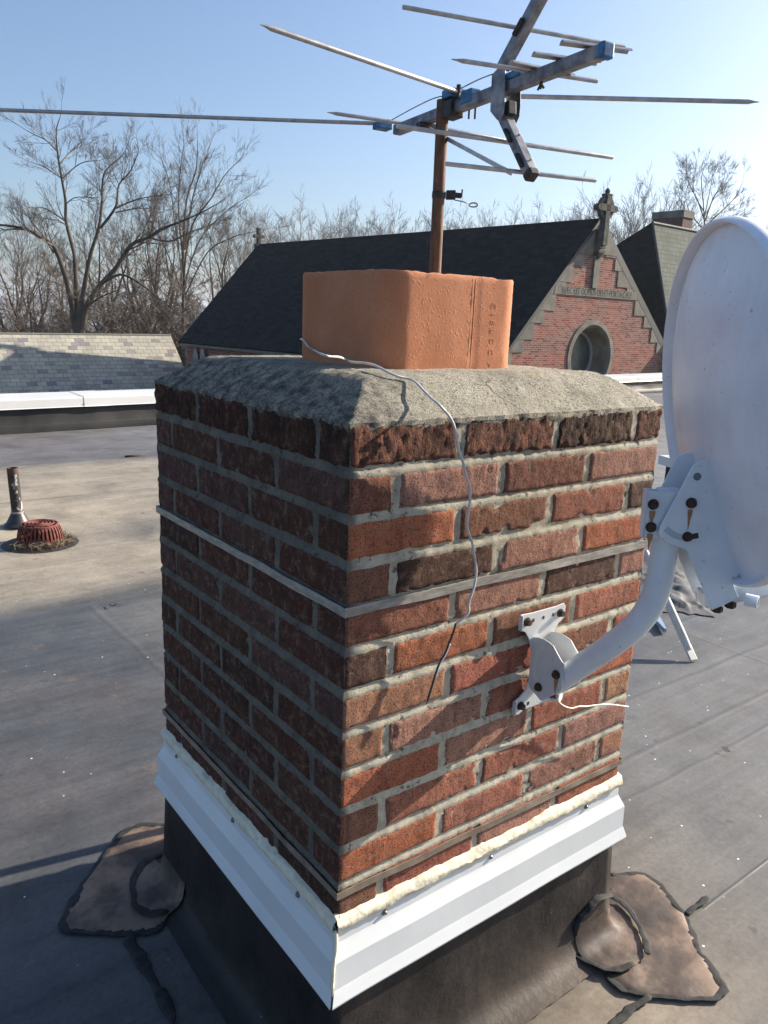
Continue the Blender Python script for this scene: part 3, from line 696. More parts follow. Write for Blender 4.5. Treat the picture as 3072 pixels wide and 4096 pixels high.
OUT_R = [(640, 690), (740, 688), (860, 690), (940, 740), (1000, 810), (1060, 890), (1120, 950), (1165, 1070), (1220, 1200), (1300, 1320), (1380, 1440), (1330, 1490), (1120, 1490), (930, 1470), (800, 1455), (720, 1430), (640, 1370), (600, 1310)]
outr = rp(kb, OUT_R, ZR+0.004)
poly = [(p[0], p[1]) for p in outr]+[(0.655, -0.095), (0.72, -0.045), (W+0.045, -0.045), (W+0.045, 0.02)]
sheet(poly, ZR+0.005, 'base_sheet', pr_, PATCH, amp=0.004, seed=4, zfn=lambda x, y: max(ZR+0.005, min(ZR+0.05, cant_z(x, y)+0.005)))
IN_R = [(860, 1190), (840, 1060), (790, 960), (740, 900), (680, 855), (640, 835)]
inr = [at_z(*zz(kb, *q), ZR+0.02) for q in IN_R]
inpoly = [(p[0], p[1]) for p in rp(kb, [(400, 1175), (480, 1240), (600, 1290), (700, 1300), (790, 1270), (855, 1215), (858, 1120), (830, 1030), (790, 960), (740, 905), (690, 870)], ZR+0.015)]+[(W+0.012, 0.075), (W+0.012, -0.012), (0.64, -0.012)]
sheet(inpoly, ZR+0.02, 'corner_sheet', pr_, PATCH, res=0.009, amp=0.005, seed=9, zfn=lambda x, y: max(ZR+0.011, min(ZR+0.075, cant_z(x, y)+0.007)))
bead(outr+[outr[-1]+np.array([-0.006, 0.02, 0.004])], 0.0075, 'sealant_bead', pr_, seed=3)
curbpt = lambda x, y: at_y(*zz(kb, x, y), -0.013)
cp = [curbpt(640, 825), curbpt(560, 835), curbpt(500, 890), curbpt(450, 960), curbpt(415, 1030)]
bead([np.array([W+0.012, -0.012, cp[0][2]])]+cp[1:]+[at_z(*zz(kb, 385, 1110), ZR+0.022), at_z(*zz(kb, 395, 1190), ZR+0.012), at_z(*zz(kb, 480, 1250), ZR+0.012), at_z(*zz(kb, 600, 1300), ZR+0.012), at_z(*zz(kb, 700, 1310), ZR+0.012), at_z(*zz(kb, 790, 1265), ZR+0.014)], 0.0085, 'sealant_bead', pr_, seed=8)
bead([at_z(*zz(kb, *q), ZR+0.018) for q in [(640, 835), (700, 860), (750, 905), (800, 975), (840, 1050), (872, 1120), (885, 1210)]], 0.0065, 'sealant_bead', pr_, seed=12)
bead([at_z(*zz(kb, *q), ZR+0.006) for q in [(1130, 950), (1180, 905), (1270, 830)]], 0.006, 'seam_sealant', pr_, seed=21)
bead([at_z(*zz(kb, *q), ZR+0.005) for q in [(900, 1475), (850, 1510), (760, 1570), (680, 1640), (560, 1750)]], 0.007, 'seam_sealant', pr_, seed=25)
pl_ = thing('membrane_patch', 'dark rubber patch edged in black sealant in the shade left of the chimney', 'roof patch', (-0.1, 0.75, ZR), 'corner patches at the chimney foot')
OUT_L = [(1105, 372), (1010, 365), (920, 370), (800, 420), (680, 570), (560, 730), (480, 860), (400, 1000), (430, 1050), (600, 1065), (800, 1065), (1010, 1050), (1090, 960)]
outl = rp(kl, OUT_L, ZR+0.004)
sheet([(p[0], p[1]) for p in outl]+[(-0.045, 0.62), (-0.045, 0.80), (0.05, 0.80)], ZR+0.008, 'base_sheet', pl_, PATCH, amp=0.004, seed=14, zfn=lambda x, y: max(ZR+0.005, min(ZR+0.05, cant_z(x, y)+0.005)))
bead(outl, 0.009, 'sealant_bead', pl_, seed=31)
inl = rp(kl, [(1105, 540), (1010, 560), (930, 610), (880, 680), (860, 780), (880, 890), (960, 935), (1090, 935)], ZR+0.014)
sheet([(p[0], p[1]) for p in inl]+[(-0.012, 0.60), (-0.012, 0.80)], ZR+0.02, 'corner_sheet', pl_, PATCH, res=0.01, amp=0.005, seed=19, zfn=lambda x, y: max(ZR+0.011, min(ZR+0.075, cant_z(x, y)+0.007)))
bead(inl, 0.008, 'sealant_bead', pl_, seed=33)
bead([at_z(*zz(kl, *q), ZR+0.006) for q in [(820, 1090), (890, 1190), (960, 1310), (1040, 1440), (1090, 1560), (1140, 1700)]], 0.011, 'seam_sealant', pl_, seed=35)

# ================================================================== LOOSE WIRE OVER THE CROWN
o5, o2 = (1024, 1024), (1024, 2048)
def on_crown(x, y, lift):
    d = ray(x, y); t = 0.9
    while t < 2.6:
        p = EYE+d*t
        if -0.02 < p[0] < W and -0.02 < p[1] < WL and p[2] < crown_h(p[0], p[1])+lift: return p
        t += 0.002
    return at_y(x, y, -lift)
wp = []
for (x, y), X in (((290, 538), 0.200), ((300, 541), 0.199), ((315, 556), 0.199), ((340, 590), 0.200), ((385, 615), 0.201)): wp.append(at_x(*zz(o5, x, y), X))
for (x, y), l in (((430, 638), .028), ((480, 652), .026), ((540, 655), .021), ((580, 672), .014), ((620, 686), .012), ((690, 692), .012), ((750, 702), .011), ((800, 722), .010), ((850, 750), .008), ((900, 772), .007), ((960, 790), .006), ((1000, 798), .008), ((1040, 822), .014), ((1080, 865), .02), ((1130, 915), .024), ((1180, 958), .026), ((1220, 1000), .026)): wp.append(on_crown(*zz(o5, x, y), l))
for (x, y), Y in (((1255, 1042), -.026), ((1285, 1105), -.027), ((1298, 1180), -.026), ((1312, 1250), -.026), ((1340, 1330), -.027), ((1360, 1420), -.028), ((1385, 1500), -.029), ((1386, 1580), -.029), ((1380, 1640), -.029)): wp.append(at_y(*zz(o5, x, y), Y))
for (x, y), Y in (((1368, 50), -.029), ((1370, 110), -.030), ((1400, 195), -.030), ((1416, 290), -.030), ((1427, 385), -.028), ((1412, 490), -.026), ((1380, 585), -.025), ((1378, 650), -.024), ((1340, 692), -.022), ((1295, 725), -.020)): wp.append(at_y(*zz(o2, x, y), Y))
tail = [at_y(*zz(o2, x, y), -.019) for x, y in ((1295, 725), (1275, 790), (1250, 855), (1225, 920), (1185, 990), (1155, 1080), (1140, 1130), (1105, 1245))]
def smooth_path(P, k=4):
    P = [np.array(p) for p in P]; out = []
    for i in range(len(P)-1):
        p0, p1, p2, p3 = P[max(i-1, 0)], P[i], P[i+1], P[min(i+2, len(P)-1)]
        for j in range(k):
            t = j/k; out.append(0.5*((2*p1)+(-p0+p2)*t+(2*p0-5*p1+4*p2-p3)*t*t+(-p0+3*p1-3*p2+p3)*t**3))
    return out+[P[-1]]
wire = thing('loose_wire', 'thin whitish wire draped over the mortar crown and hanging down the sunny bricks', 'wire', tuple(wp[0]))
m = MB(); m.tube(smooth_path(wp), 0.0020, 8); m.build('wire_sheath', WIRE_W, wire, smooth=True)
m = MB(); m.tube(smooth_path(tail), [0.0019]*(len(smooth_path(tail))-2)+[0.0012, 0.0005], 8); m.build('stripped_end', WIRE_B, wire, smooth=True)
m = MB(); tp = smooth_path(tail[2:6]); m.tube([p+np.array([0.0012, -0.0012, 0.0006]) for p in tp], 0.0014, 6); m.build('torn_sheath', WIRE_W, wire, smooth=True)

# ================================================================== SATELLITE DISH ON ITS WALL MOUNT
dish = thing('satellite_dish', 'pale grey satellite dish on a bent pole, seen from behind, bolted to the brick chimney', 'satellite dish', (0.425, -0.06, -0.46))
DC = np.array([0.498, -0.268, 0.036]); DAZ, DEL, DA, DB = -0.645, 0.166, 0.244*0.98/1.034, 0.266*0.98/1.03; DC = EYE+0.98*(DC-EYE)
DN = np.array([math.cos(DAZ)*math.cos(DEL), math.sin(DAZ)*math.cos(DEL), math.sin(DEL)]); DH = np.array([-math.sin(DAZ), math.cos(DAZ), 0]); DT = np.cross(DN, DH)
m = MB(); V = []; NR, NA = 18, 96
profile = [(r/NR, -0.046*(1-(r/NR)**2)) for r in range(NR+1)]
front = [(t, h) for t, h in profile[1:]]
rimp = [(1.012, 0.003), (1.026, 0.0025), (1.036, -0.002), (1.038, -0.010), (1.030, -0.018), (1.018, -0.019), (1.008, -0.015), (1.003, -0.006)]
back = [(t, h-0.003) for t, h in reversed(profile[1:])]
rows = front+rimp+back
for t, h in rows:
    for k in range(NA):
        th = 2*math.pi*k/NA; V.append(DC+DN*h+t*(DA*math.cos(th)*DH+DB*math.sin(th)*DT))
F = [(i*NA+k, i*NA+(k+1) % NA, (i+1)*NA+(k+1) % NA, (i+1)*NA+k) for i in range(len(rows)-1) for k in range(NA)]
V += [DC+DN*profile[0][1], DC+DN*(profile[0][1]-0.003)]
F += [(len(V)-2, k, (k+1) % NA) for k in range(NA)]+[(len(V)-1, (len(rows)-1)*NA+(k+1) % NA, (len(rows)-1)*NA+k) for k in range(NA)]
m.add(V, F); m.build('reflector', DISH_PAINT, dish, smooth=True, auto=50)

o3 = (2048, 2048); oF = (2050, 2350); sF = 500/1659; oG = (2480, 1780); sG = 592/1393
# wall bracket: plate with four ears, two hinge cheeks
def wallp(x, z, y=-0.010): return (x, y, z)
ears = [(.366, -.349), (.395, -.351), (.460, -.351), (.480, -.349), (.486, -.356), (.484, -.378), (.470, -.386), (.455, -.405), (.447, -.425), (.447, -.480), (.456, -.500), (.472, -.510), (.486, -.516), (.485, -.541), (.474, -.546), (.452, -.540), (.395, -.540), (.380, -.546), (.369, -.541), (.368, -.516), (.382, -.510), (.396, -.500), (.403, -.480), (.403, -.425), (.395, -.405), (.382, -.386), (.368, -.378)]
wb = MB(); wb.plate([wallp(x, z, -0.008) for x, z in ears], (0, -1, 0), 0.003)
wb.box(.365, .368, -.016, -.007, -.379, -.350); wb.box(.367, .370, -.016, -.007, -.542, -.516)
br = wb.build('wall_bracket', PLATE_PAINT, dish, bevel=0.0012); 
CH = [(228, 650), (285, 655), (350, 662), (430, 690), (500, 735), (545, 775), (600, 880), (660, 985), (688, 1012), (672, 1200), (660, 1350), (620, 1395), (520, 1440), (400, 1500), (370, 1495), (330, 1440), (235, 1340), (200, 1230), (190, 1090), (205, 960), (225, 800)]
cheek = [at_x(*zz(oF, x, y, sF), 0.402) for x, y in CH]
def cheek_at(X, th, name):
    m = MB(); m.plate([(X, min(p[1], -0.0105), p[2]) for p in cheek], (1, 0, 0), th); return m.build(name, PLATE_PAINT, br, bevel=0.001)
ck = cheek_at(0.4005, 0.0028, 'hinge_cheek'); cheek_at(0.4470, 0.0028, 'hinge_cheek')
# curved slot, dark see-through band with lit inner edge
SL = [(408, 780), (365, 810), (330, 860), (305, 930), (288, 1000), (284, 1080), (290, 1160), (308, 1230), (330, 1275)]
slp = [at_x(*zz(oF, x, y, sF), 0.3999) for x, y in SL]
m = MB(); V = []
for i, p in enumerate(slp):
    t = unit(slp[min(i+1, len(slp)-1)]-slp[max(i-1, 0)]); nn = np.cross(t, (1, 0, 0)); V += [p+nn*0.0042, p-nn*0.0042, p-nn*0.0042+np.array([0.0006, 0, 0]), p+nn*0.0042+np.array([0.0006, 0, 0])]
m.add(V, [(i*4+a, i*4+(a+1) % 4, (i+1)*4+(a+1) % 4, (i+1)*4+a) for i in range(len(slp)-1) for a in range(4)]+[(0, 1, 2, 3), (4*len(slp)-4, 4*len(slp)-1, 4*len(slp)-2, 4*len(slp)-3)])
m.build('hinge_slot', simple('slot_inner_paint', (0.66, 0.64, 0.58), (0.72, 0.70, 0.64), 30, 0.5), ck)
def hexbolt(p, n, r=0.0085, h=0.008, parent=dish, washer=True, name='bolt'):
    n = unit(n); m = MB(); prof = ([(r*1.35, 0.0), (r*1.35, 0.0018)] if washer else [])+[(r, 0.0018), (r, h*0.8), (r*0.85, h), (0.0002, h)]
    m.lathe(np.array(p), [(0.0002, -0.001)]+prof, 6 if not washer else 12, n); return m.build(name, BOLT, parent, smooth=False)
for x, z in ((.382, -.365), (.470, -.366), (.384, -.528), (.470, -.528)): hexbolt((x, -0.011, z), (0, -1, 0), 0.0060, 0.009, br)
hexbolt(at_x(*zz(oF, 582, 1155, sF), 0.3995), (-1, 0, 0), 0.0060, 0.007, br, True); hexbolt(at_x(*zz(oF, 347, 1322, sF), 0.3995), (-1, 0, 0), 0.0060, 0.007, br, True)
for x, z in ((.399, -.366), (.452, -.366), (.405, -.529)): m = MB(); m.box(x-.0028, x+.0028, -.0114, -.0108, z-.0032, z+.0032); m.build('bolt_hole', DARK, br)
m = MB(); m.lathe((.4255, -.0108, -.366), [(0.0001, 0.0006), (0.0032, 0.0006), (0.0032, 0)], 10, (0, -1, 0)); m.build('bolt_hole', DARK, br)
def stain(p, n, w, L, parent, name='rust_run'):
    """rust run below a bolt, lying on the painted metal"""
    n = unit(n); side = unit(np.cross(n, (0, 0, 1))); p = np.array(p); m = MB(); ws = [(0, 1.0), (0.25, 0.9), (0.5, 0.5), (0.75, 0.3), (1, 0.08)]
    V = []
    for t, k in ws: V += [p-side*w*k/2+np.array([0, 0, -L*t])+n*0.0007, p+side*w*k/2+np.array([0, 0, -L*t])+n*0.0007]
    m.add(V, [(2*i, 2*i+1, 2*i+3, 2*i+2) for i in range(len(ws)-1)]); return m.build(name, RUSTRUN, parent)
stain(at_x(*zz(oF, 582, 1200, sF), 0.3998), (-1, 0, 0), 0.010, 0.030, br)
# bent pole
AX = 0.4252
ap = [(AX, -0.052, -0.468), (AX, -0.075, -0.445)]
PB_ = [at_x(*zz(o3, 330+20, 1062), AX), at_x(*zz(o3, 480, 975), AX), at_x(*zz(o3, 620, 880), AX), at_x(*zz(o3, 740, 790), AX), at_x(*zz(o3, 840, 690), AX), at_x(*zz(o3, 915, 570), AX), at_x(*zz(o3, 955, 440), AX), at_x(*zz(o3, 975, 330), AX), at_x(*zz(o3, 985, 240), AX)]
top = PB_[-1]; up_ = unit(PB_[-1]-PB_[-2]); path = smooth_path(PB_, 8)
path = [path[0]-(path[4]-path[0])/np.linalg.norm(path[4]-path[0])*0.035]+path
mast_top = np.array([AX, top[1]-0.000, at_x(*zz(oG, 470, 425, sG), AX)[2]])
path.append(mast_top)
m = MB(); m.tube(path, 0.0203, 28); m.build('mount_pole', ARM_PAINT, dish, smooth=True, auto=60)
PM = mast_top
# az/el clamp at the top of the pole
h_ = DH; nh = unit([DN[0], DN[1], 0])
clamp_pts = [at_pl(*zz(oG, x, y, sG), PM-h_*0.024, h_) for x, y in ((262, 430), (540, 455), (530, 890), (217, 880))]
m = MB(); m.plate(clamp_pts, h_, 0.003); 
m.plate([p+h_*0.018 for p in clamp_pts], h_, 0.003)
cz_ = 0.5*(clamp_pts[0]+clamp_pts[3]); m.plate([clamp_pts[0], clamp_pts[3], clamp_pts[3]+h_*0.020, clamp_pts[0]+h_*0.020], np.cross(h_, (0, 0, 1)), 0.0025)
m.lathe(PM-np.array([0, 0, 0.085]), [(0.0206, 0), (0.0235, 0), (0.0235, 0.086), (0.0206, 0.086), (0.0195, 0.084)], 28)
cl = m.build('pole_clamp', ARM_PAINT, dish, bevel=0.001)
PLY = [(690, 178), (745, 150), (805, 136), (860, 150), (905, 180), (945, 235), (970, 290), (985, 380), (1010, 480), (1060, 700), (1110, 940), (1137, 1020), (1150, 1110), (1130, 1180), (1095, 1250), (1050, 1232), (1065, 1320), (1115, 1432), (980, 1500), (860, 1550), (835, 1500), (790, 1400), (700, 1180), (625, 985), (560, 962), (480, 935), (420, 905), (372, 865), (356, 815), (370, 770), (430, 650), (560, 420), (640, 260)]
P0 = PM-h_*0.029
plate_pts = [at_pl(*zz(oG, x, y, sG), P0, h_) for x, y in PLY]
m = MB(); m.plate(plate_pts, -h_, 0.003); sp = m.build('bracket_plate', ARM_PAINT, dish, bevel=0.0015)
far_off = h_*0.062
ctr = sum(plate_pts)/len(plate_pts)
m = MB(); m.plate([p+far_off for p in plate_pts], h_, 0.003); fp_ = m.build('bracket_plate', ARM_PAINT, dish, bevel=0.0015)
back_edge = [plate_pts[i] for i in (7, 8, 9, 10)]
m = MB(); b0, b1 = back_edge[0], back_edge[-1]; m.plate([b0, b1, b1+far_off, b0+far_off], np.cross(h_, b1-b0), 0.003); 
bb = [plate_pts[17], plate_pts[19]]; m.plate([bb[0], bb[1], bb[1]+far_off, bb[0]+far_off], (0, 0, 1), 0.003)
e0, e1 = plate_pts[23], plate_pts[19]; m.plate([e0+far_off*0.86, e1+far_off*0.86, e1+far_off, e0+far_off], np.cross(h_, e1-e0), 0.002)
m.build('bracket_web', ARM_PAINT, dish, bevel=0.001)
# stand-offs joining bracket and reflector
for i in (5, 11):
    m = MB(); q = plate_pts[i]+far_off*0.5; m.bar(q-nh*0.012, q+nh*0.03, 0.05, 0.012); m.build('reflector_mount', ARM_PAINT, dish, bevel=0.001)
for x, y, r in ((312, 558, .0088), (290, 772, .0088)):
    p = at_pl(*zz(oG, x, y, sG), PM-h_*0.0245, h_); hexbolt(p, -h_, r*0.68, 0.009, cl); stain(p+np.array([0, 0, -0.010])-h_*0.0005, -h_, 0.009, 0.026, cl)
for x, y, r in ((670, 545, .0088), (632, 862, .0082)):
    p = at_pl(*zz(oG, x, y, sG), P0-h_*0.0032, h_); hexbolt(p, -h_, r*0.68, 0.009, sp)
    if y < 600: stain(p+np.array([0, 0, -0.010]), -h_, 0.007, 0.030, sp)
p = at_pl(*zz(oG, 727, 298, sG), P0-h_*0.0031, h_); m = MB(); m.lathe(p, [(0.0001, 0.0004), (0.0058, 0.0004), (0.0058, -0.0004)], 16, -h_); m.build('bolt_hole', simple('hole_shadow_metal', (0.12, 0.14, 0.17), (0.16, 0.18, 0.21), 50, 0.6), sp)
# elevation slot
SLt = [(430, 785), (470, 820), (530, 855), (600, 872), (670, 868), (740, 850)]
def slot(pts, name, mat_, w):
    P = smooth_path([at_pl(*zz(oG, x, y, sG), P0-h_*0.0031, h_) for x, y in pts], 4); m = MB(); V = []
    for i, p in enumerate(P):
        t = unit(P[min(i+1, len(P)-1)]-P[max(i-1, 0)]); nn = np.cross(t, h_); V += [p+nn*w-h_*0.0004, p-nn*w-h_*0.0004]
    m.add(V, [(2*i, 2*i+1, 2*i+3, 2*i+2) for i in range(len(P)-1)]); return m.build(name, mat_, sp)
slot([(640, 868), (690, 860), (738, 850)], 'elevation_slot', DARK, 0.0042)
slot(SLt[:4], 'elevation_slot', simple('slot_paint', (0.40, 0.44, 0.49), (0.44, 0.48, 0.53), 30, 0.5), 0.0045)
# feed arm, its clamp and the receiver out front
fa = at_pl(*zz(oG, 1060, 1380, sG), P0+h_*0.03, h_); fb_ = fa+unit(DN+np.array([0, 0, -0.02]))*0.42
q1 = at_pl(*zz(oG, 1393, 1315, sG), P0+h_*0.03, h_); fdir = unit(q1-fa); fb_ = fa+fdir*0.46
m = MB(); m.bar(fa-fdir*0.05, fb_, 0.032, 0.028); m.build('feed_arm', ARM_PAINT, dish, bevel=0.005)
m = MB(); m.bar(fb_-fdir*0.01, fb_+np.array([0, 0, 0.09]), 0.05, 0.04); m.lathe(fb_+np.array([0, 0, 0.08]), [(0.0002, -0.03), (0.030, -0.03), (0.033, 0.05), (0.0002, 0.055)], 24, -fdir+np.array([0, 0, 0.5])); m.build('receiver_head', PLATE_PAINT, dish, bevel=0.003)
for x, y in ((915, 1535), (1040, 1495)):
    p = at_pl(*zz(oG, x, y, sG), P0+h_*0.015, h_); hexbolt(p+np.array([0, 0, 0.004]), (0, 0, -1), 0.0085, 0.010, dish, False)
p = at_pl(*zz(oG, 1180, 1452, sG), P0, h_); m = MB(); m.lathe(p, [(0.0065, 0.0), (0.0095, 0.0), (0.0095, 0.018), (0.0065, 0.018), (0.0065, 0.0)], 18, unit(-h_*0.6+nh*0.8)); m.build('cable_ring', ARM_PAINT, dish, smooth=True, auto=40)
# ground wire clip and short cable by the bracket
clip = at_y(*zz(o3, 300, 1190), -0.02)
sc = thing('short_cable', 'short cream cable curling from a clip under the dish bracket', 'cable', tuple(clip))
pts = [at_y(*zz(oF, x, y, sF), Y) for x, y, Y in ((590, 1480, -.022), (610, 1515, -.022), (660, 1560, -.021), (720, 1590, -.02), (790, 1603, -.02), (840, 1590, -.02), (890, 1578, -.021), (990, 1578, -.022), (1100, 1562, -.024), (1220, 1552, -.026), (1330, 1556, -.028), (1440, 1570, -.029), (1535, 1582, -.03))]
m = MB(); m.tube(smooth_path(pts), 0.0016, 8); m.build('cable_sheath', CABLE, sc, smooth=True)
m = MB(); m.lathe(at_y(*zz(oF, 600, 1445, sF), -0.016), [(0.0002, 0.006), (0.009, 0.006), (0.011, 0.002), (0.011, -0.006), (0.0002, -0.006)], 20, (0.3, -1, 0)); m.build('clip_button', PLATE_PAINT, sc, smooth=True, auto=40)
m = MB(); m.lathe(at_y(*zz(oF, 580, 1440, sF), -0.022), [(0.0002, 0.002), (0.006, 0.002), (0.006, -0.003)], 8, (0.3, -1, 0)); m.build('clip_screw', BOLT, sc)

# ================================================================== TV ANTENNA ON ITS MAST
MX, MY, ZB = 0.787, 0.76, 0.66
ant = thing('tv_antenna', 'weathered aluminium rooftop television antenna with long rods on a rusty mast behind the chimney', 'antenna', (MX, MY, -0.55))
m = MB(); m.tube([(MX, MY, ZR+0.004), (MX, MY, 0.0), (MX-0.001, MY, 0.3), (MX-0.003, MY, 0.683)], 0.0158, 20, False)
m.lathe((MX-0.003, MY, 0.683), [(0.0158, 0.0), (0.0138, 0.0), (0.0138, -0.03)], 20); m.build('mast', RUST, ant, smooth=True, auto=50)
for z in (-0.12, -0.47):
    m = MB(); m.lathe((MX, MY, z), [(0.0163, -0.012), (0.0185, -0.012), (0.0185, 0.012), (0.0163, 0.012)], 20); m.bar((MX-0.012, MY-0.012, z), (W-0.004, WL-0.004, z), 0.03, 0.02); m.build('mast_bracket', DARK, ant)
BA, BBp = np.array([0.835, 1.014, ZB]), np.array([0.716, 0.206, ZB]); BD = unit(BBp-BA); BE = np.array([BD[1], -BD[0], 0])
m = MB(); m.bar(BA, BBp-BD*0.004, 0.026, 0.026); boom = m.build('boom', ALU_DIRTY, ant, bevel=0.004, seg=3)
m = MB(); m.bar(BBp-BD*0.010, BBp+BD*0.008, 0.0295, 0.0295); m.build('end_cap', BLUE, ant, bevel=0.004)
def rod(p, q, r=0.0048, tipA=False, tipB=False, name='element_rod', mat_=ALU):
    p, q = np.array(p, float), np.array(q, float); d = unit(q-p); path = []; rr = []
    if tipA: path += [p-d*0.004, p+d*0.008, p+d*0.022]; rr += [0.0010, r*0.45, r]
    else: path += [p, p+d*0.002]; rr += [r*0.9, r]
    if tipB: path += [q-d*0.022, q-d*0.008, q+d*0.004]; rr += [r, r*0.45, 0.0010]
    else: path += [q-d*0.002, q]; rr += [r, r*0.9]
    m = MB(); m.tube(path, rr, 12); return m.build(name, mat_, ant, smooth=True, auto=60)
def vdir(p, q, r=0.010, name='director_strip'):
    """short director: folded strip, pale on top"""
    p, q = np.array(p, float), np.array(q, float); d = unit(q-p); s_ = np.cross(d, (0, 0, 1)); m = MB(); pr = [(-r, 0.002), (-r*0.55, 0.0065), (0, 0.008), (r*0.55, 0.0065), (r, 0.002), (r, 0.0), (r*0.5, 0.0045), (0, 0.006), (-r*0.5, 0.0045), (-r, 0)]
    V = [e+s_*a+np.array([0, 0, b]) for e in (p, q) for a, b in pr]; n = len(pr)
    m.add(V, [(k, (k+1) % n, n+(k+1) % n, n+k) for k in range(n)]+[tuple(range(n-1, -1, -1)), tuple(range(n, 2*n))]); return m.build(name, ALU, ant)
ZT = ZB+0.0145
vdir(at_z(2246, 176, ZT), at_z(2520, 211, ZT)); vdir(at_z(2134, 222, ZT), at_z(2394, 259, ZT)); vdir(at_z(2045, 256, ZT), at_z(2290, 306, ZT))
rod(at_z(1813, 238, ZT), at_z(2389, 325, ZT), 0.0048, True, False)
def onpl(x, y): return at_pl(x, y, BA, BE)
U0, U1, Ut, L0, La, Le = onpl(2021, 255), onpl(2066, 108), onpl(2168, -20), onpl(2019, 469), onpl(2045, 560), onpl(2122, 692)
Utop = Ut+unit(Ut-U0)*0.10
m = MB(); m.bar(U0-unit(Utop-U0)*0.01, Utop, 0.024, 0.024, up=BE); m.build('reflector_arm', ALU_DIRTY, ant, bevel=0.002)
m = MB(); m.bar(L0-unit(Le-L0)*0.012, Le, 0.024, 0.024, up=BE); la_ = m.build('reflector_arm', PLATE_PAINT if False else ALU_DIRTY, ant, bevel=0.002)
m = MB(); m.bar(Le-unit(Le-L0)*0.004, Le+unit(Le-L0)*0.014, 0.027, 0.027, up=BE); m.build('end_cap', DARK, ant, bevel=0.004)
rod(at_z(1611, 28, U1[2]), at_z(2499, 188, U1[2]), 0.0047); 
zt2 = Utop[2]-0.02; c2 = U0+(Utop-U0)*0.93; rod(c2+BE*0.29+BD*-0.02, c2-BE*0.29+BD*0.02, 0.0047)
rod(at_z(1587, 504, La[2]), at_z(2450, 630, La[2]), 0.0050); rod(at_z(1783, 655, onpl(2085, 690)[2]), at_z(2383, 722, onpl(2085, 690)[2]), 0.0049)
rod(at_z(1315, 450, ZB+0.010), at_z(1690, 505, ZB+0.010), 0.0050, True); rod(at_z(1739, 509, ZB), at_z(2017, 560, ZB), 0.0050)
rod(at_z(1048, 100, ZB+0.03), at_z(1838, 370, ZB+0.03), 0.0056, True); rod(at_z(1835, 380, ZB+0.026), at_z(3030, 408, ZB+0.026), 0.0056, False, True)
pL, qL = at_z(0, 440, ZB+0.03), at_z(1545, 495, ZB+0.03); rod(pL-(qL-pL)*0.25, qL, 0.0056, True)
m = MB(); a_, b_ = onpl(1717, 516), onpl(2046, 693); m.bar(a_, b_, 0.004, 0.010); m.build('brace', ALU, ant)
# plate and clamps tying the arms to the boom
PLT = [(812, 905), (905, 930), (898, 1350), (885, 1500), (842, 1605), (795, 1592), (706, 1480), (728, 1000), (765, 950)]
oC = (1750, 0); sC = 500/1659
pp = [at_pl(*zz(oC, x, y, sC), BA+BE*0.020, BE) for x, y in PLT]
m = MB(); m.plate(pp, BE, 0.002); m.plate([p-BE*0.042 for p in pp], -BE, 0.002); m.build('hinge_plate', ALU_DIRTY, ant, bevel=0.001)
m = MB(); m.bar(onpl(*zz(oC, 950, 1360, sC)), onpl(*zz(oC, 950, 1540, sC)), 0.026, 0.022, up=BE); m.build('hinge_block', DARK, ant, bevel=0.002)
def blockc(px, sx, sy, sz_, mat_, name, dz=0.0, de=0.0):
    c = onpl(*px)+np.array([0, 0, dz])+BE*de; m = MB(); m.obox(c, BD*sx/2, BE*sy/2, np.array([0, 0, sz_/2])); return m.build(name, mat_, ant, bevel=0.003)
blockc(zz(oC, 1060, 1000, sC), 0.055, 0.034, 0.014, BLUE, 'insulator')
blockc(zz(oC, 440, 1290, sC), 0.045, 0.031, 0.030, BLUE, 'insulator')
blockc(zz(oC, 230, 1280, sC), 0.046, 0.050, 0.020, BLUE, 'insulator', 0.004)
blockc((1545, 508), 0.040, 0.046, 0.018, BLUE, 'insulator', 0.0, 0.012)
blockc((1706, 506), 0.026, 0.052, 0.016, DARK, 'insulator')
blockc(zz(oC, 215, 1440, sC), 0.045, 0.040, 0.040, DARK, 'boom_clamp', -0.004, 0.004)
for s_ in (-1, 1):
    p = onpl(*zz(oC, 380+40*s_, 1480, sC)); m = MB(); m.tube([p+np.array([0, 0, 0.03])-BE*0.018, p-BE*0.018, p-np.array([0, 0, 0.014])-BE*0.018], 0.0028, 8); m.build('clamp_bolt', DARK, ant)
p = onpl(2166, 345); m = MB(); qv = [(-.003, .013), (.003, .013), (.004, .004), (.012, -.005), (.008, -.007), (.002, .0), (.0015, -.006), (-.0015, -.006), (-.002, .0), (-.008, -.007), (-.012, -.005), (-.004, .004)]; m.plate([p+BD*a+np.array([0, 0, b]) for a, b in qv], BE, 0.003)
m.build('wing_nut', DARK, ant)
for i, (u, q) in enumerate(((U0, Utop), (L0, Le))):          # plastic rod holders along the arms
    for t in ((0.38, 0.93) if i == 0 else (0.44, 0.88)):
        c = u+(q-u)*t+BE*0.016; d_ = unit(q-u); m = MB(); m.bar(c-d_*0.034, c+d_*0.004, 0.008, 0.010, up=BE); m.build('rod_holder', DARK, ant, bevel=0.002)
for t in (0.42, 0.86): hexbolt(L0+(Le-L0)*t+np.cross(unit(Le-L0), BE)*(-0.0125), np.cross(unit(Le-L0), BE)*-1, 0.0028, 0.003, la_, False, 'rivet')
def phase(pts, name='phasing_wire'):
    m = MB(); m.tube(smooth_path(pts, 3), 0.0014, 6); return m.build(name, ALU_DIRTY, ant, smooth=True)
oA = (1500, 200); sA = 600/1659
phase([at_z(*zz(oA, x, y, sA), ZB+0.035) for x, y in ((175, 775), (200, 765), (400, 655), (600, 555), (720, 515), (748, 522))])
phase([at_z(*zz(oA, x, y, sA), ZB+0.04) for x, y in ((940, 432), (960, 420), (1150, 325), (1320, 260), (1400, 235), (1440, 232))])
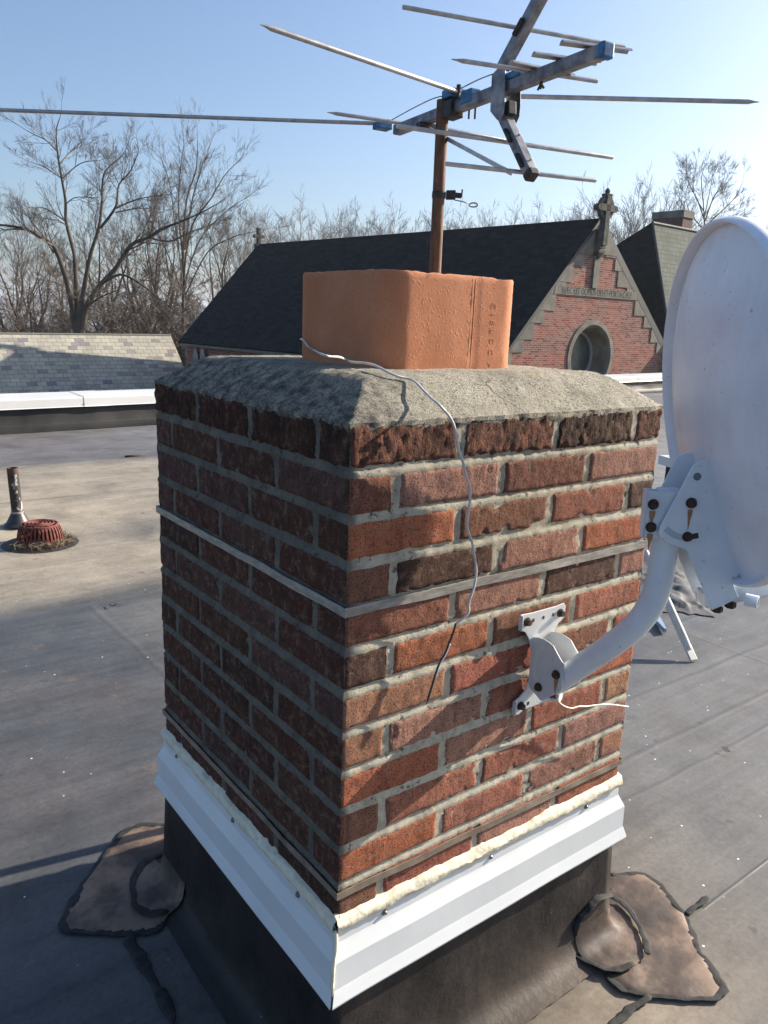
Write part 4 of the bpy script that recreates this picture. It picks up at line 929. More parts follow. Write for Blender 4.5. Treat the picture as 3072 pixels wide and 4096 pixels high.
m = MB(); c = at_z(*zz(oA, 928, 425, sA), ZB+0.037); m.lathe(c, [(0.0002, 0.008), (0.006, 0.008), (0.006, -0.008), (0.003, -0.010), (0.003, -0.022)], 10); m.build('terminal_screw', DARK, ant)
# hose clamp with dangling ground lug half-way up the mast
hc = MB(); cz0 = at_x(*zz((1024, 0), 1200, 1262), MX)[2]
hc.lathe((MX-0.001, MY, cz0), [(0.0162, -0.008), (0.0180, -0.008), (0.0180, 0.008), (0.0162, 0.008)], 20)
r3 = ROT[0]; hc.obox(np.array([MX, MY, cz0])+r3*0.030, r3*0.012, np.array([0, 0, 0.011]), unit(np.cross(r3, (0, 0, 1)))*0.007)
e = np.array([MX, MY, cz0])+r3*0.058; hc.bar(e-r3*0.020, e+np.array([0, 0, -0.002]), 0.012, 0.012); hc.bar(e+np.array([0, 0, -0.006]), e+np.array([0, 0, 0.014])+r3*0.001, 0.003, 0.004)
hcl = hc.build('hose_clamp', DARK, ant, bevel=0.001)
m = MB(); e2 = np.array([MX, MY, cz0]); m.tube([e2+r3*0.040+np.array([0, 0, -0.012]), e2+r3*0.062+np.array([0, 0, -0.016]), e2+r3*0.078+np.array([0, 0, -0.021])], 0.0015, 6)
m.tube([e2+r3*(0.090+0.011*math.cos(a))+np.array([0, 0, -0.024+0.005*math.sin(a)]) for a in np.linspace(0, 2*math.pi, 17)], 0.0020, 6, False); m.build('ground_lug', ALU_DIRTY, hcl, smooth=True)

# ================================================================== PARAPET
par = thing('parapet_wall', 'low black membrane covered parapet with a white metal coping along the far roof edge', 'parapet', (PA[0], PA[1], ZR))
LP = 27.0; P_0 = PA-PD*9.0
PARM = simple('parapet_membrane', (0.012, 0.012, 0.013), (0.032, 0.031, 0.030), 1.4, 0.6, bump=0.35, bscale=1.6, bdist=0.05, spec=0.25)
m = MB()
def pwall(a, b):
    u = a*LP; p = P_0+PD*u; prof = [(-0.16, ZR+0.004), (-0.07, ZR+0.02), (-0.02, ZR+0.06), (0.0, ZR+0.12), (0.015, -1.0), (0.02, -0.93), (0.02, -0.85)]
    k = b*(len(prof)-1); i = min(int(k), len(prof)-2); t = k-i; d = prof[i][0]*(1-t)+prof[i+1][0]*t; z = prof[i][1]*(1-t)+prof[i+1][1]*t
    d -= (0.020*nz((u, z, 0), 3.0, 2)+0.03*max(0, nz((u, z*0.4, 0), 1.4, 6)))*math.sin(b*math.pi); q = p+PN*d; return (q[0], q[1], z)
m.grid(240, 18, pwall); m.build('membrane_face', PARM, par, smooth=True)
m = MB(); A_ = P_0+PN*0.03; B2 = P_0+PD*LP+PN*0.03
m.add([(A_[0], A_[1], -0.86), (B2[0], B2[1], -0.86), (B2+PN*0.35)[:2].tolist()+[-0.86], (A_+PN*0.35)[:2].tolist()+[-0.86], (A_[0], A_[1], -7.4), (B2[0], B2[1], -7.4), (B2+PN*0.35)[:2].tolist()+[-7.4], (A_+PN*0.35)[:2].tolist()+[-7.4]], [(0, 1, 2, 3), (0, 4, 5, 1), (3, 2, 6, 7), (0, 3, 7, 4), (1, 5, 6, 2)])
BRICKW = tile_material('far_brick', [(0.20, 0.075, 0.05), (0.30, 0.12, 0.08), (0.36, 0.17, 0.12)], 0.21, 0.068, 0.009, (0.30, 0.27, 0.23), 0.3, 0.01)
m.build('masonry_core', simple('parapet_brick', (0.20, 0.09, 0.06), (0.28, 0.13, 0.09), 3, 0.9), par)
# coping: top slopes back, two-step front face
COP = [(-0.030, -0.955), (-0.038, -0.955), (-0.030, -0.945), (-0.026, -0.860), (-0.020, -0.846), (0.40, -0.822), (0.42, -0.826), (0.42, -0.95)]
m = MB(); V = []; 
for u in (0, LP):
    for d, z in COP: q = P_0+PD*u+PN*d; V.append((q[0], q[1], z))
n = len(COP); m.add(V, [(k, k+1, n+k+1, n+k) for k in range(n-1)]); co = m.build('coping', COPING, par, bevel=0.004)
for u in np.arange(0.9, LP, 3.05):
    m = MB(); V = []
    for uu in (u-0.15, u+0.15):
        for d, z in COP[:7]: q = P_0+PD*uu+PN*(d-(0.004 if d < 0 else 0)); V.append((q[0], q[1], z+(0.004 if z > -0.86 else 0)))
    n = 7; m.add(V, [(k, k+1, n+k+1, n+k) for k in range(n-1)]); m.build('joint_cover', COPING, co)
for u in np.arange(0.4, LP, 0.95):
    q = P_0+PD*u-PN*0.030; m = MB(); m.lathe((q[0], q[1], -0.925), [(0.0002, 0.006), (0.007, 0.005), (0.008, 0.0)], 8, -PN); m.build('coping_screw', SCREW, co)

# ================================================================== ROOF FITTINGS
# vent pipe
vc = at_z(74, 2090, ZR); vt = np.array([vc[0], vc[1]])
vent = thing('vent_pipe', 'short black vent pipe with flaking white paint and a cone shaped rubber boot', 'vent pipe', (vc[0], vc[1], ZR))
def flake_mat():
    m, nt, bs = new_mat('flaking_pipe'); N = NT(nt); p = N.pos()
    c = N.ramp(N.noise(p, 14, 5, 0.65, stretch=(1, 1, 0.5)), [(0.53, (0.022, 0.018, 0.016)), (0.58, (0.42, 0.40, 0.37))]); z = N.sep(p)[2]
    mr = N.n('ShaderNodeMapRange'); N.L(N.math('ADD', z, N.math('MULTIPLY', N.noise(p, 30, 3), 0.03)), mr.inputs[0]); mr.inputs[1].default_value = -0.875; mr.inputs[2].default_value = -0.862
    c = N.mix(mr.outputs[0], c, (0.06, 0.032, 0.024)); N.L(c, bs.inputs['Base Color']); bs.inputs['Roughness'].default_value = 0.7; return m
dv = math.hypot(*(vt-EYE[:2])); rpx = dv/F_PX*1.03
ztop = at_pl(60, 1871, (vt[0], vt[1], 0), (ROT[2][0], ROT[2][1], 0))[2]
RV = 19*rpx; lean = np.array([-0.012, 0.0])
m = MB(); m.tube([(vt[0], vt[1], ZR), (vt[0]+lean[0], vt[1]+lean[1], ztop)], RV, 24, False); m.lathe((vt[0]+lean[0], vt[1], ztop), [(RV, 0), (RV*0.86, 0), (RV*0.86, -0.1)], 24); m.build('pipe', flake_mat(), vent, smooth=True, auto=50)
BOOTM = simple('rubber_boot', (0.016, 0.016, 0.017), (0.05, 0.047, 0.043), 12, 0.42)
m = MB(); bz = [(2.9, 0.0), (2.6, 0.012), (2.25, 0.035), (1.95, 0.07), (1.6, 0.115), (1.32, 0.150), (1.12, 0.165), (1.16, 0.172), (1.16, 0.20), (1.03, 0.205)]
m.lathe((vt[0]-0.002, vt[1], ZR-0.01), [(a*RV*0.9, b*0.72*RV/0.031*0.62) for a, b in bz], 32); m.build('rubber_boot', BOOTM, vent, smooth=True)
m = MB(); hb_ = 0.168*0.72*RV/0.031*0.62; m.lathe((vt[0]-0.002, vt[1], ZR-0.01+hb_), [(RV*1.04, -0.006), (RV*1.12, -0.006), (RV*1.12, 0.006), (RV*1.04, 0.006)], 32); m.build('boot_clamp', GALV, vent, smooth=True, auto=40)
# roof drain
dc = at_z(163, 2172, ZR-0.03); RD = 0.125
drain = thing('roof_drain', 'round rusty red slotted roof drain dome with dead twigs round its foot', 'roof drain', (dc[0], dc[1], ZR-0.035))
REDR = simple('rust_red_iron', (0.085, 0.017, 0.012), (0.17, 0.036, 0.024), 45, 0.75, bump=0.3, bscale=150)
zb0, zt0 = ZR-0.032, ZR+0.085
m = MB(); ns = 34
for k in range(ns):
    a = 2*math.pi*k/ns; ca, sa = math.cos(a), math.sin(a); pth = [(RD, zb0), (RD*0.97, zb0+0.055), (RD*0.90, zb0+0.092), (RD*0.80, zt0-0.004)]
    t = np.array([-sa, ca, 0]); 
    for (r0, z0), (r1, z1) in zip(pth[:-1], pth[1:]): m.bar((dc[0]+r0*ca, dc[1]+r0*sa, z0), (dc[0]+r1*ca, dc[1]+r1*sa, z1), 0.0105, 0.012, up=(ca, sa, 0.01))
for r, z, w in ((RD, zb0+0.003, 0.010), (RD*0.80, zt0, 0.007)): m.tube([(dc[0]+r*math.cos(a), dc[1]+r*math.sin(a), z) for a in np.linspace(0, 2*math.pi, 41)], w, 8, False)
for r in (0.64, 0.48, 0.32, 0.16): m.tube([(dc[0]+RD*r*math.cos(a), dc[1]+RD*r*math.sin(a), zt0+0.008) for a in np.linspace(0, 2*math.pi, 33)], 0.0055, 6, False)
for k in range(4):
    a = math.pi*k/4+0.3; m.bar((dc[0]-RD*0.8*math.cos(a), dc[1]-RD*0.8*math.sin(a), zt0+0.004), (dc[0]+RD*0.8*math.cos(a), dc[1]+RD*0.8*math.sin(a), zt0+0.004), 0.012, 0.010)
m.build('strainer_dome', REDR, drain)
m = MB(); m.lathe((dc[0], dc[1], ZR-0.034), [(0.0002, 0.004), (RD*0.9, 0.004), (RD*1.5, 0.010), (RD*1.75, 0.0)], 40); m.build('drain_sump', simple('wet_debris', (0.012, 0.011, 0.009), (0.04, 0.033, 0.025), 30, 0.6, bump=0.8, bscale=80, bdist=0.01), drain, smooth=True)
TW = simple('dead_twigs', (0.10, 0.07, 0.045), (0.30, 0.23, 0.15), 50, 0.9)
m = MB(); rr = random.Random(5)
for k in range(420):
    a = rr.uniform(-2.9, 0.9); r = RD*rr.uniform(1.0, 1.45); c = np.array([dc[0]+r*math.cos(a), dc[1]+r*math.sin(a), ZR-0.025+rr.uniform(0, 0.03)]); d = np.array([rr.gauss(0, 1), rr.gauss(0, 1), rr.gauss(0, 0.45)]); d = unit(d)*rr.uniform(0.01, 0.038); k2 = np.array([rr.gauss(0, .006), rr.gauss(0, .006), rr.uniform(0, .008)])
    m.tube([c-d, c+k2, c+d], rr.uniform(0.0006, 0.0014), 3, False)
o = m.build('leaf_litter', TW); tag(o, 'dry twigs and stalks heaped round the red drain dome', 'debris', kind='stuff')
# white capped roof curb glimpsed beside the dish
rcb = thing('roof_curb', 'low black roof curb with a white metal cap, half hidden behind the dish', 'roof curb', (5.2, 2.75, ZR))
c0 = at_z(2634, 1820, -0.86); dirx = unit([0.93, -0.36, 0]); diry = np.array([-dirx[1], dirx[0], 0])
def rb_box(u0, u1, v0, v1, z0, z1):
    return [c0*np.array([1, 1, 0])+dirx*((u0+u1)/2)+diry*((v0+v1)/2)+np.array([0, 0, (z0+z1)/2]), dirx*(u1-u0)/2, diry*(v1-v0)/2, np.array([0, 0, (z1-z0)/2])]
cq = at_z(2648, 1862, -0.95)
m = MB(); m.obox(*rb_box(0.05, 1.1, -0.85, -0.05, ZR, -0.93)); m.build('curb_wall', CURB, rcb)
m = MB(); m.obox(*rb_box(0, 1.15, -0.9, 0, -0.935, -0.86)); 
cpo = m.build('metal_cap', COPING, rcb, bevel=0.006)
m = MB(); m.obox(*rb_box(0.06, 1.09, -0.84, -0.06, -0.861, -0.852)); m.build('cap_panel', COPING, cpo)
# crumpled dark membrane scraps on the roof
m = MB(); cc = at_z(2640, 2330, ZR)
def scrap(a, b):
    x, y = (a-0.5)*0.9, (b-0.5)*0.42; e = min(a, 1-a, b, 1-b); z = ZR+0.006+0.045*abs(nz((x, y, 0), 6, 2))*sm(0, 0.2, e)+0.02*abs(nz((x, y, 0), 16, 5))*sm(0, 0.1, e)
    return (cc[0]+x*0.75+y*0.5+0.04*nz((a, b, 0), 5, 3), cc[1]+x*0.75-y*0.6+0.04*nz((a, b, 0), 5, 8), z)
m.grid(50, 26, scrap); tag(m.build('membrane_scrap', simple('old_black_rubber', (0.03, 0.03, 0.032), (0.12, 0.12, 0.125), 8, 0.6), smooth=True), 'crumpled dark membrane scrap lying on the roof behind the dish pole', 'scrap')
# leaning white pole with flattened foot
foot = at_z(2776, 2643, ZR+0.006); topp = at_z(2663, 2393, ZR+0.21); top2 = topp+(topp-foot)*0.8
pole = thing('fallen_pole', 'pale pipe with a flattened end, leaning on the roof beyond the dish pole', 'pipe', tuple(foot))
PALE = simple('pale_worn_paint', (0.42, 0.41, 0.38), (0.54, 0.53, 0.50), 12, 0.6)
d_ = unit(topp-foot); m = MB(); m.tube([foot+d_*0.05, foot+d_*0.10, topp, top2], [0.014, 0.017, 0.017, 0.017], 14); m.build('pipe_shaft', PALE, pole, smooth=True, auto=60)
m = MB(); m.bar(foot-d_*0.0+np.array([0, 0, 0.0]), foot+d_*0.075, 0.040, 0.010); m.build('flat_foot', PALE, pole, bevel=0.004)
bl = [at_z(x, y, ZR+0.010) for x, y in ((2618, 2490), (2632, 2470), (2664, 2530), (2655, 2530))]
m = MB(); m.plate(bl, (0, 0, 1), 0.02); tag(m.build('metal_offcut', simple('bluish_film', (0.22, 0.30, 0.40), (0.28, 0.36, 0.46), 10, 0.4)), 'small bluish metal offcut on the roof just below the bent dish pole', 'offcut')
# a dry leaf and small flakes
m = MB(); q = at_z(2903, 3005, ZR+0.006); m.add([q+np.array([0.0, 0.018, 0.008]), q+np.array([0.009, 0.002, 0.012]), q+np.array([0.002, -0.018, 0.003]), q+np.array([-0.008, 0.0, 0.002])], [(0, 1, 3), (1, 2, 3)])
lf = m.build('dry_leaf', simple('dry_leaf', (0.5, 0.40, 0.27), (0.62, 0.52, 0.38), 60, 0.8)); lf.modifiers.new('t', 'SOLIDIFY').thickness = 0.001; tag(lf, 'small pale dry leaf on the bare grey roof at the right', 'leaf')
m = MB(); a_, b_ = at_z(760, 1831-4+0, ZR+0.004), at_z(580, 1822, ZR+0.004)
m.tube([at_z(500, 1827, ZR+0.008), at_z(540, 1823, ZR+0.010), at_z(580, 1819, ZR+0.008)], 0.012, 6); tag(m.build('fallen_stick', simple('dead_stick', (0.03, 0.025, 0.022), (0.07, 0.055, 0.045), 30, 0.9), smooth=True), 'dark stick lying on the roof in front of the parapet', 'stick')
m = MB(); m.tube([at_z(437, 2417, ZR+0.006), at_z(448, 2424, ZR+0.008), at_z(460, 2422, ZR+0.010), at_z(468, 2412, ZR+0.02)], 0.0025, 5); tag(m.build('fallen_twig', simple('twig_dark', (0.02, 0.018, 0.016), (0.05, 0.04, 0.035), 30, 0.9), smooth=True), 'tiny curled twig on the edge of the sandy silt left of the chimney', 'twig')

# ================================================================== CHURCH
SC = 3.4
A3, B3 = at_z(1035, 985, EYE[2]+SC), at_z(2400, 887, EYE[2]+SC)
RV_ = unit(B3-A3)                                              # ridge direction, towards us
GA = math.radians(-88.46); GN = np.array([math.cos(GA), math.sin(GA), 0]); GU = np.array([-GN[1], GN[0], 0])   # gable normal and its rightward axis
GZ = -7.4; EAVE = EYE[2]+SC-4.83
church = thing('brick_church', 'red brick church with steep dark slate roof, Latin inscription and stone gable crosses', 'church', (B3[0], B3[1], GZ))
def uvmesh(V, F, uvs, name, material, parent):
    m = MB(); m.add(V, F); o = m.build(name, material, parent); me = o.data; L = me.uv_layers.new(name='UVMap')
    for p in me.polygons:
        for li in p.loop_indices: L.data[li].uv = uvs[me.loops[li].vertex_index]
    return o
def quad_uv(P, name, material, parent, thick=0.0):
    P = [np.array(p, float) for p in P]; ex = unit(P[1]-P[0]); n = unit(np.cross(ex, P[-1]-P[0])); ey = np.cross(n, ex)
    o = uvmesh(P, [tuple(range(len(P)))], [((p-P[0])@ex+50, (p-P[0])@ey+50) for p in P], name, material, parent)
    if thick:
        s_ = o.modifiers.new('t', 'SOLIDIFY'); s_.thickness = thick; s_.offset = -1
    return o
SL_DARK = tile_material('dark_slate', [(0.010, 0.012, 0.014), (0.017, 0.020, 0.021), (0.026, 0.029, 0.029)], 0.30, 0.16, 0.006, (0.006, 0.007, 0.008), 0.5, 0.012, 0.75, tint=((0.05, 0.055, 0.055), 0.9, 0.72, 0.8, 0.3))
LW, RW = 4.5, 5.5
nlw, nrw = B3-GU*LW+np.array([0, 0, -4.83]), B3+GU*RW+np.array([0, 0, -4.83])
nlw[2] = nrw[2] = EAVE
flw = at_z(718, 1372, EAVE); lat = 5.4
frw = A3+GU*lat; frw[2] = EAVE
over = RV_*0.015
quad_uv([nlw+over, flw, A3, B3+over], 'nave_roof', SL_DARK, church, 0.10)
quad_uv([frw, nrw+over, B3+over, A3], 'nave_roof', SL_DARK, church, 0.10)
rc_ = MB(); rc_.tube([A3+np.array([0, 0, .02]), B3+over+np.array([0, 0, .02])], 0.09, 8); rc_.build('ridge_roll', SL_DARK, church)
CHB = tile_material('church_brick', [(0.16, 0.058, 0.046), (0.28, 0.098, 0.074), (0.34, 0.13, 0.098), (0.31, 0.165, 0.125), (0.20, 0.095, 0.082)], 0.215, 0.068, 0.0075, (0.34, 0.31, 0.27), 0.5, 0.012, 0.9, tint=((0.10, 0.07, 0.06), 1.4, 0.6, 0.75, 0.4))
STONE = simple('grey_sandstone', (0.125, 0.115, 0.095), (0.23, 0.21, 0.17), 2.2, 0.9, bump=0.3, bscale=30, bdist=0.01)
STONE_D = simple('dark_weathered_stone', (0.04, 0.04, 0.036), (0.13, 0.125, 0.105), 5, 0.95, bump=0.3, bscale=30, bdist=0.01)
# gable wall with a round opening
def gp(u, z, d=0.0): return B3+GU*u+np.array([0, 0, z])+GN*d         # local gable coordinates: u right, z up from apex, d towards us
def gpx(x, y, d=0.0):
    p = at_pl(x, y, B3+GN*d, GN); q = p-B3; return q@GU, q[2]
wc = (gpx(2361, 1430)[0], gpx(2361, 1430)[1]); WR = gpx(2449, 1425)[0]-wc[0]; WRi = WR*0.87
NSEG = 48; V = []; 
outline = [(-LW, -4.83), (-LW, GZ-B3[2]), (RW, GZ-B3[2]), (RW, -4.83), (0, 0)]
def hit_outline(a):
    best = 1e9; d = (math.cos(a), math.sin(a))
    for i in range(len(outline)):
        p, q = outline[i], outline[(i+1) % len(outline)]; e = (q[0]-p[0], q[1]-p[1]); den = d[0]*e[1]-d[1]*e[0]
        if abs(den) < 1e-9: continue
        w = (p[0]-wc[0], p[1]-wc[1]); t = (w[0]*e[1]-w[1]*e[0])/den; s_ = (w[0]*d[1]-w[1]*d[0])/den
        if t > 0 and -1e-6 <= s_ <= 1+1e-6: best = min(best, t)
    return (wc[0]+d[0]*best, wc[1]+d[1]*best)
angs = sorted(set([2*math.pi*k/NSEG for k in range(NSEG)]+[math.atan2(q[1]-wc[1], q[0]-wc[0]) % (2*math.pi) for q in outline]))
UV = []
for a in angs:
    i_ = (wc[0]+WR*0.95*math.cos(a), wc[1]+WR*0.95*math.sin(a)); o_ = hit_outline(a); V += [gp(*i_), gp(*o_)]; UV += [i_, o_]
n = len(angs); F = [(2*k, 2*k+1, 2*((k+1) % n)+1, 2*((k+1) % n)) for k in range(n)]
uvmesh(V, F, [(u+50, z+50) for u, z in UV], 'gable_wall', CHB, church)
win = MB(); win.lathe(gp(wc[0], wc[1], 0.0), [(WR, -0.02), (WR, 0.03), (WR*0.88, 0.035), (WR*0.84, 0.0), (WR*0.80, -0.06), (WR*0.74, -0.55), (WR*0.66, -0.60), (WR*0.64, -0.66)], 56, GN)
wnd = win.build('round_window', STONE, church, smooth=True, auto=35)
m = MB(); m.lathe(gp(wc[0], wc[1], -0.63), [(0.0002, 0), (WR*0.66, 0)], 48, GN); m.build('glass', simple('old_window_glass', (0.035, 0.05, 0.05), (0.07, 0.09, 0.085), 3, 0.25), wnd)
m = MB(); m.tube([gp(wc[0]+WR*0.66*math.cos(a), wc[1]+WR*0.66*math.sin(a), -0.60) for a in np.linspace(0, 2*math.pi, 49)], 0.05, 8, False); m.build('window_frame', simple('pale_frame', (0.26, 0.29, 0.30), (0.36, 0.38, 0.38), 8, 0.6), wnd, smooth=True)
# stone quoins stepping down under both verges
def quoins(side, slope):
    k = 0; m = MB(); z = -0.55
    lim = LW if side < 0 else RW
    while z > -4.75:
        h = 0.40 if k % 2 else 0.52; zc = z-h
        xo = (-z)/slope; xi = max(0.05, (-z)/slope-(0.62 if k % 2 == 0 else 0.50))
        u_out0 = (-z)/slope; u_out1 = (-zc)/slope
        u_in = max(0.06, u_out0-random.Random(k*7+int(side)).uniform(0.12, 0.42))
        m.plate([gp(side*u_in, z-0.006, 0.004), gp(side*u_out0, z-0.006, 0.004), gp(side*min(u_out1, lim), zc+0.006, 0.004), gp(side*u_in, zc+0.006, 0.004)], GN, 0.022)
        z = zc; k += 1
    return m.build('quoin_stones', STONE, church)
quoins(-1, 4.83/LW); quoins(1, 4.83/RW)
# inscribed band with lettering
b0, b1 = gpx(2250, 1143), gpx(2228, 1176); zb1, zb0_ = b0[1], b1[1]; zb_m = (zb0_+zb1)/2
ul, ur = zb_m/(4.83/LW), -zb_m/(4.83/RW)
m = MB(); m.plate([gp(ul+0.05, zb0_, 0.005), gp(ur-0.05, zb0_, 0.005), gp(ur-0.12, zb1, 0.005), gp(ul+0.12, zb1, 0.005)], GN, 0.03); band_ = m.build('inscription_band', STONE, church)
t0, t1 = gpx(2243, 1160)[0], gpx(2525, 1184)[0]; LETT = simple('cut_letters', (0.035, 0.032, 0.028), (0.07, 0.065, 0.055), 20, 0.9)
txt = text_mesh('cut_lettering', '\u00b7H\u00c6C\u00b7EST\u00b7DOMUS\u00b7DEI\u00b7ET\u00b7PORTA\u00b7C\u00c6LI\u00b7', 0.30, LETT, band_, lambda a, b, c: gp((t0+t1)/2+a, zb_m+b, 0.037+c), depth=0.002)
wd = max(((np.array(v.co)+np.array(church.location)-B3)@GU) for v in txt.data.vertices)-min(((np.array(v.co)+np.array(church.location)-B3)@GU) for v in txt.data.vertices)
k_ = (t1-t0)/wd
cm = (t0+t1)/2
for v in txt.data.vertices:
    q = np.array(v.co)+np.array(church.location)-B3; u = q@GU; q = q+GU*((cm+(u-cm)*k_)-u); v.co = Vector(q+B3-np.array(church.location))
# central stone strip above the band, apex stones and the celtic cross
m = MB(); m.plate([gp(-0.15, zb1+0.02, 0.01), gp(0.15, zb1+0.02, 0.01), gp(0.16, -0.75, 0.01), gp(-0.16, -0.75, 0.01)], GN, 0.06); m.build('stone_strip', STONE, church)
m = MB(); m.plate([gp(-0.92, -1.0, 0.006), gp(-0.17, -1.0, 0.006), gp(-0.17, -0.25, 0.006)], GN, 0.03); m.plate([gp(1.05, -1.0, 0.006), gp(0.17, -1.0, 0.006), gp(0.17, -0.22, 0.006)], GN, 0.03); m.build('apex_stones', STONE, church)
cc_u, cc_z = gpx(2418, 832, 0.2); cc_u *= 0.6
m = MB(); D0, D1 = 0.12, 0.34
def cbox(u0, u1, z0, z1, d0=D0, d1=D1): m.obox(gp((u0+u1)/2, (z0+z1)/2, (d0+d1)/2), GU*(u1-u0)/2, np.array([0, 0, (z1-z0)/2]), GN*(d1-d0)/2)
cbox(cc_u-0.11, cc_u+0.11, -0.75, cc_z+0.42); cbox(cc_u-0.42, cc_u+0.42, cc_z-0.105, cc_z+0.105); cbox(cc_u-0.14, cc_u+0.14, cc_z+0.36, cc_z+0.43)
cbox(cc_u-0.17, cc_u+0.17, -0.85, -0.25, 0.0, 0.24)
for s_ in (-1, 1): m.lathe(gp(cc_u+s_*0.44, cc_z, D0), [(0.0002, 0.0), (0.085, 0.0), (0.085, D1-D0), (0.0002, D1-D0)], 16, GN)
ringv = [(0.37, D0+0.03), (0.37, D1-0.05), (0.26, D1-0.05), (0.26, D0+0.03), (0.37, D0+0.03)]
m.lathe(gp(cc_u, cc_z, 0), ringv, 32, GN)
m.lathe(gp(cc_u, cc_z+0.43, (D0+D1)/2), [(0.05, 0.0), (0.085, 0.05), (0.08, 0.11), (0.03, 0.17), (0.0002, 0.19)], 14)
m.build('celtic_cross', STONE_D, church)
m = MB()
for k in range(3): m.obox(gp(cc_u+0.03, -0.95-k*0.085, 0.10-0.02*k), GU*(0.18-0.05*k), np.array([0, 0, 0.042]), GN*(0.13-0.03*k))
m.build('corbel', STONE_D, church)
# dark verge boards, kneeler, wall plates
m = MB(); m.bar(gp(0.0, 0.04, 0.0), gp(-LW-0.08, -4.84, 0.0), 0.10, 0.06, up=GN); m.bar(gp(0.0, 0.05, 0.0), gp(RW+0.18, -4.94, 0.0), 0.24, 0.06, up=GN); m.build('verge_board', simple('dark_lead', (0.018, 0.02, 0.022), (0.035, 0.037, 0.038), 4, 0.6), church)
m = MB(); m.obox(gp(RW-0.12, -5.4, 0.0), GU*0.22, np.array([0, 0, 0.55]), GN*0.10); m.build('kneeler_stone', STONE, church)
for P_, Q_, R0 in ((nlw, flw, 1), (frw, nrw, -1)):
    ins = GU*0.35*R0; quad_uv([P_+ins+np.array([0, 0, GZ-EAVE]), Q_+ins+np.array([0, 0, GZ-EAVE]), Q_+ins, P_+ins], 'side_wall', CHB, church)
m = MB(); m.bar(flw+GU*0.1+np.array([0, 0, -0.06]), nlw+GU*0.1+np.array([0, 0, -0.06]), 0.14, 0.12); m.build('gutter', simple('dull_gutter', (0.10, 0.11, 0.09), (0.16, 0.16, 0.13), 3, 0.6), church)
quad_uv([flw+GU*0.35+np.array([0, 0, GZ-EAVE]), frw-GU*0.35+np.array([0, 0, GZ-EAVE]), frw-GU*0.35, A3+np.array([0, 0, -0.1]), flw+GU*0.35], 'gable_wall', CHB, church)
for px in (784, 812):                                    # little lancet windows under the eaves
    p = at_pl(px, 1432, flw+GU*0.34, GU); t = RV_; m = MB()
    pts = [p+t*a+np.array([0, 0, b]) for a, b in ((-0.22, -0.5), (0.22, -0.5), (0.22, 0.1), (0.13, 0.35), (0.0, 0.48), (-0.13, 0.35), (-0.22, 0.1))]
    m.plate(pts, -GU, 0.03); m.build('lancet_window', simple('lancet_glass', (0.10, 0.12, 0.14), (0.2, 0.22, 0.24), 3, 0.2), church)
m = MB(); fc = A3+np.array([0, 0, 0.0]); zc0 = 0.40
m.obox(fc+np.array([0, 0, 0.38]), GU*0.07, RV_*0.10, np.array([0, 0, 0.50])); m.obox(fc+np.array([0, 0, 0.47]), GU*0.27, RV_*0.10, np.array([0, 0, 0.075])); m.obox(fc+np.array([0, 0, -0.05]), GU*0.18, RV_*0.15, np.array([0, 0, 0.16])); m.build('stone_cross', STONE_D, church)

# ================================================================== SLATE ROOFED OUTBUILDING (LEFT)
annex = thing('slate_roofed_outbuilding', 'low outbuilding with a pale grey and purple slate roof beyond the parapet on the left', 'outbuilding', (7, 37, GZ))
SLATE = tile_material('pale_slate', [(0.21, 0.18, 0.205), (0.36, 0.345, 0.29), (0.41, 0.39, 0.315), (0.43, 0.405, 0.325), (0.39, 0.375, 0.31), (0.44, 0.405, 0.33)], 0.42, 0.245, 0.010, (0.15, 0.145, 0.125), 0.6, 0.02, 0.8, tint=((0.44, 0.36, 0.21), 0.5, 0.55, 0.8, 0.35), mott=1.2)
E1, E2 = at_d(-260, 1333, 34.2), at_d(681, 1342, 40.5); zr_ = (E1[2]+E2[2])/2; 
rd = unit((E2-E1)*np.array([1, 1, 0])); rn = np.array([rd[1], -rd[0], 0])
e1b, e2b = E1+rn*5.2+np.array([0, 0, -4.9]), E2+rn*5.2+np.array([0, 0, -4.9])
quad_uv([e1b, e2b, E2, E1], 'slate_roof', SLATE, annex, 0.05)
quad_uv([E2-rn*5.2+np.array([0, 0, -4.9]), E1-rn*5.2+np.array([0, 0, -4.9]), E1, E2], 'slate_roof', SLATE, annex, 0.05)
m = MB(); m.add([E2-rd*.15+rn*4.9+np.array([0, 0, -4.9]), E2-rd*.15-rn*4.9+np.array([0, 0, -4.9]), E2-rd*.15-rn*4.9+np.array([0, 0, -7.5]), E2-rd*.15+rn*4.9+np.array([0, 0, -7.5]), E2-rd*.15+np.array([0, 0, -0.1])], [(0, 1, 4), (0, 3, 2, 1)])
m.add([E1+rn*4.9+np.array([0, 0, -4.9]), E2+rn*4.9+np.array([0, 0, -4.9]), E2+rn*4.9+np.array([0, 0, -7.5]), E1+rn*4.9+np.array([0, 0, -7.5])], [(0, 1, 2, 3)]); m.build('wall', BRICKW, annex)
m = MB(); m.bar(E1+np.array([0, 0, .03]), E2+np.array([0, 0, .03]), 0.22, 0.06); m.build('ridge_cap', simple('ridge_slate', (0.30, 0.28, 0.23), (0.37, 0.34, 0.28), 1, 0.8), annex)

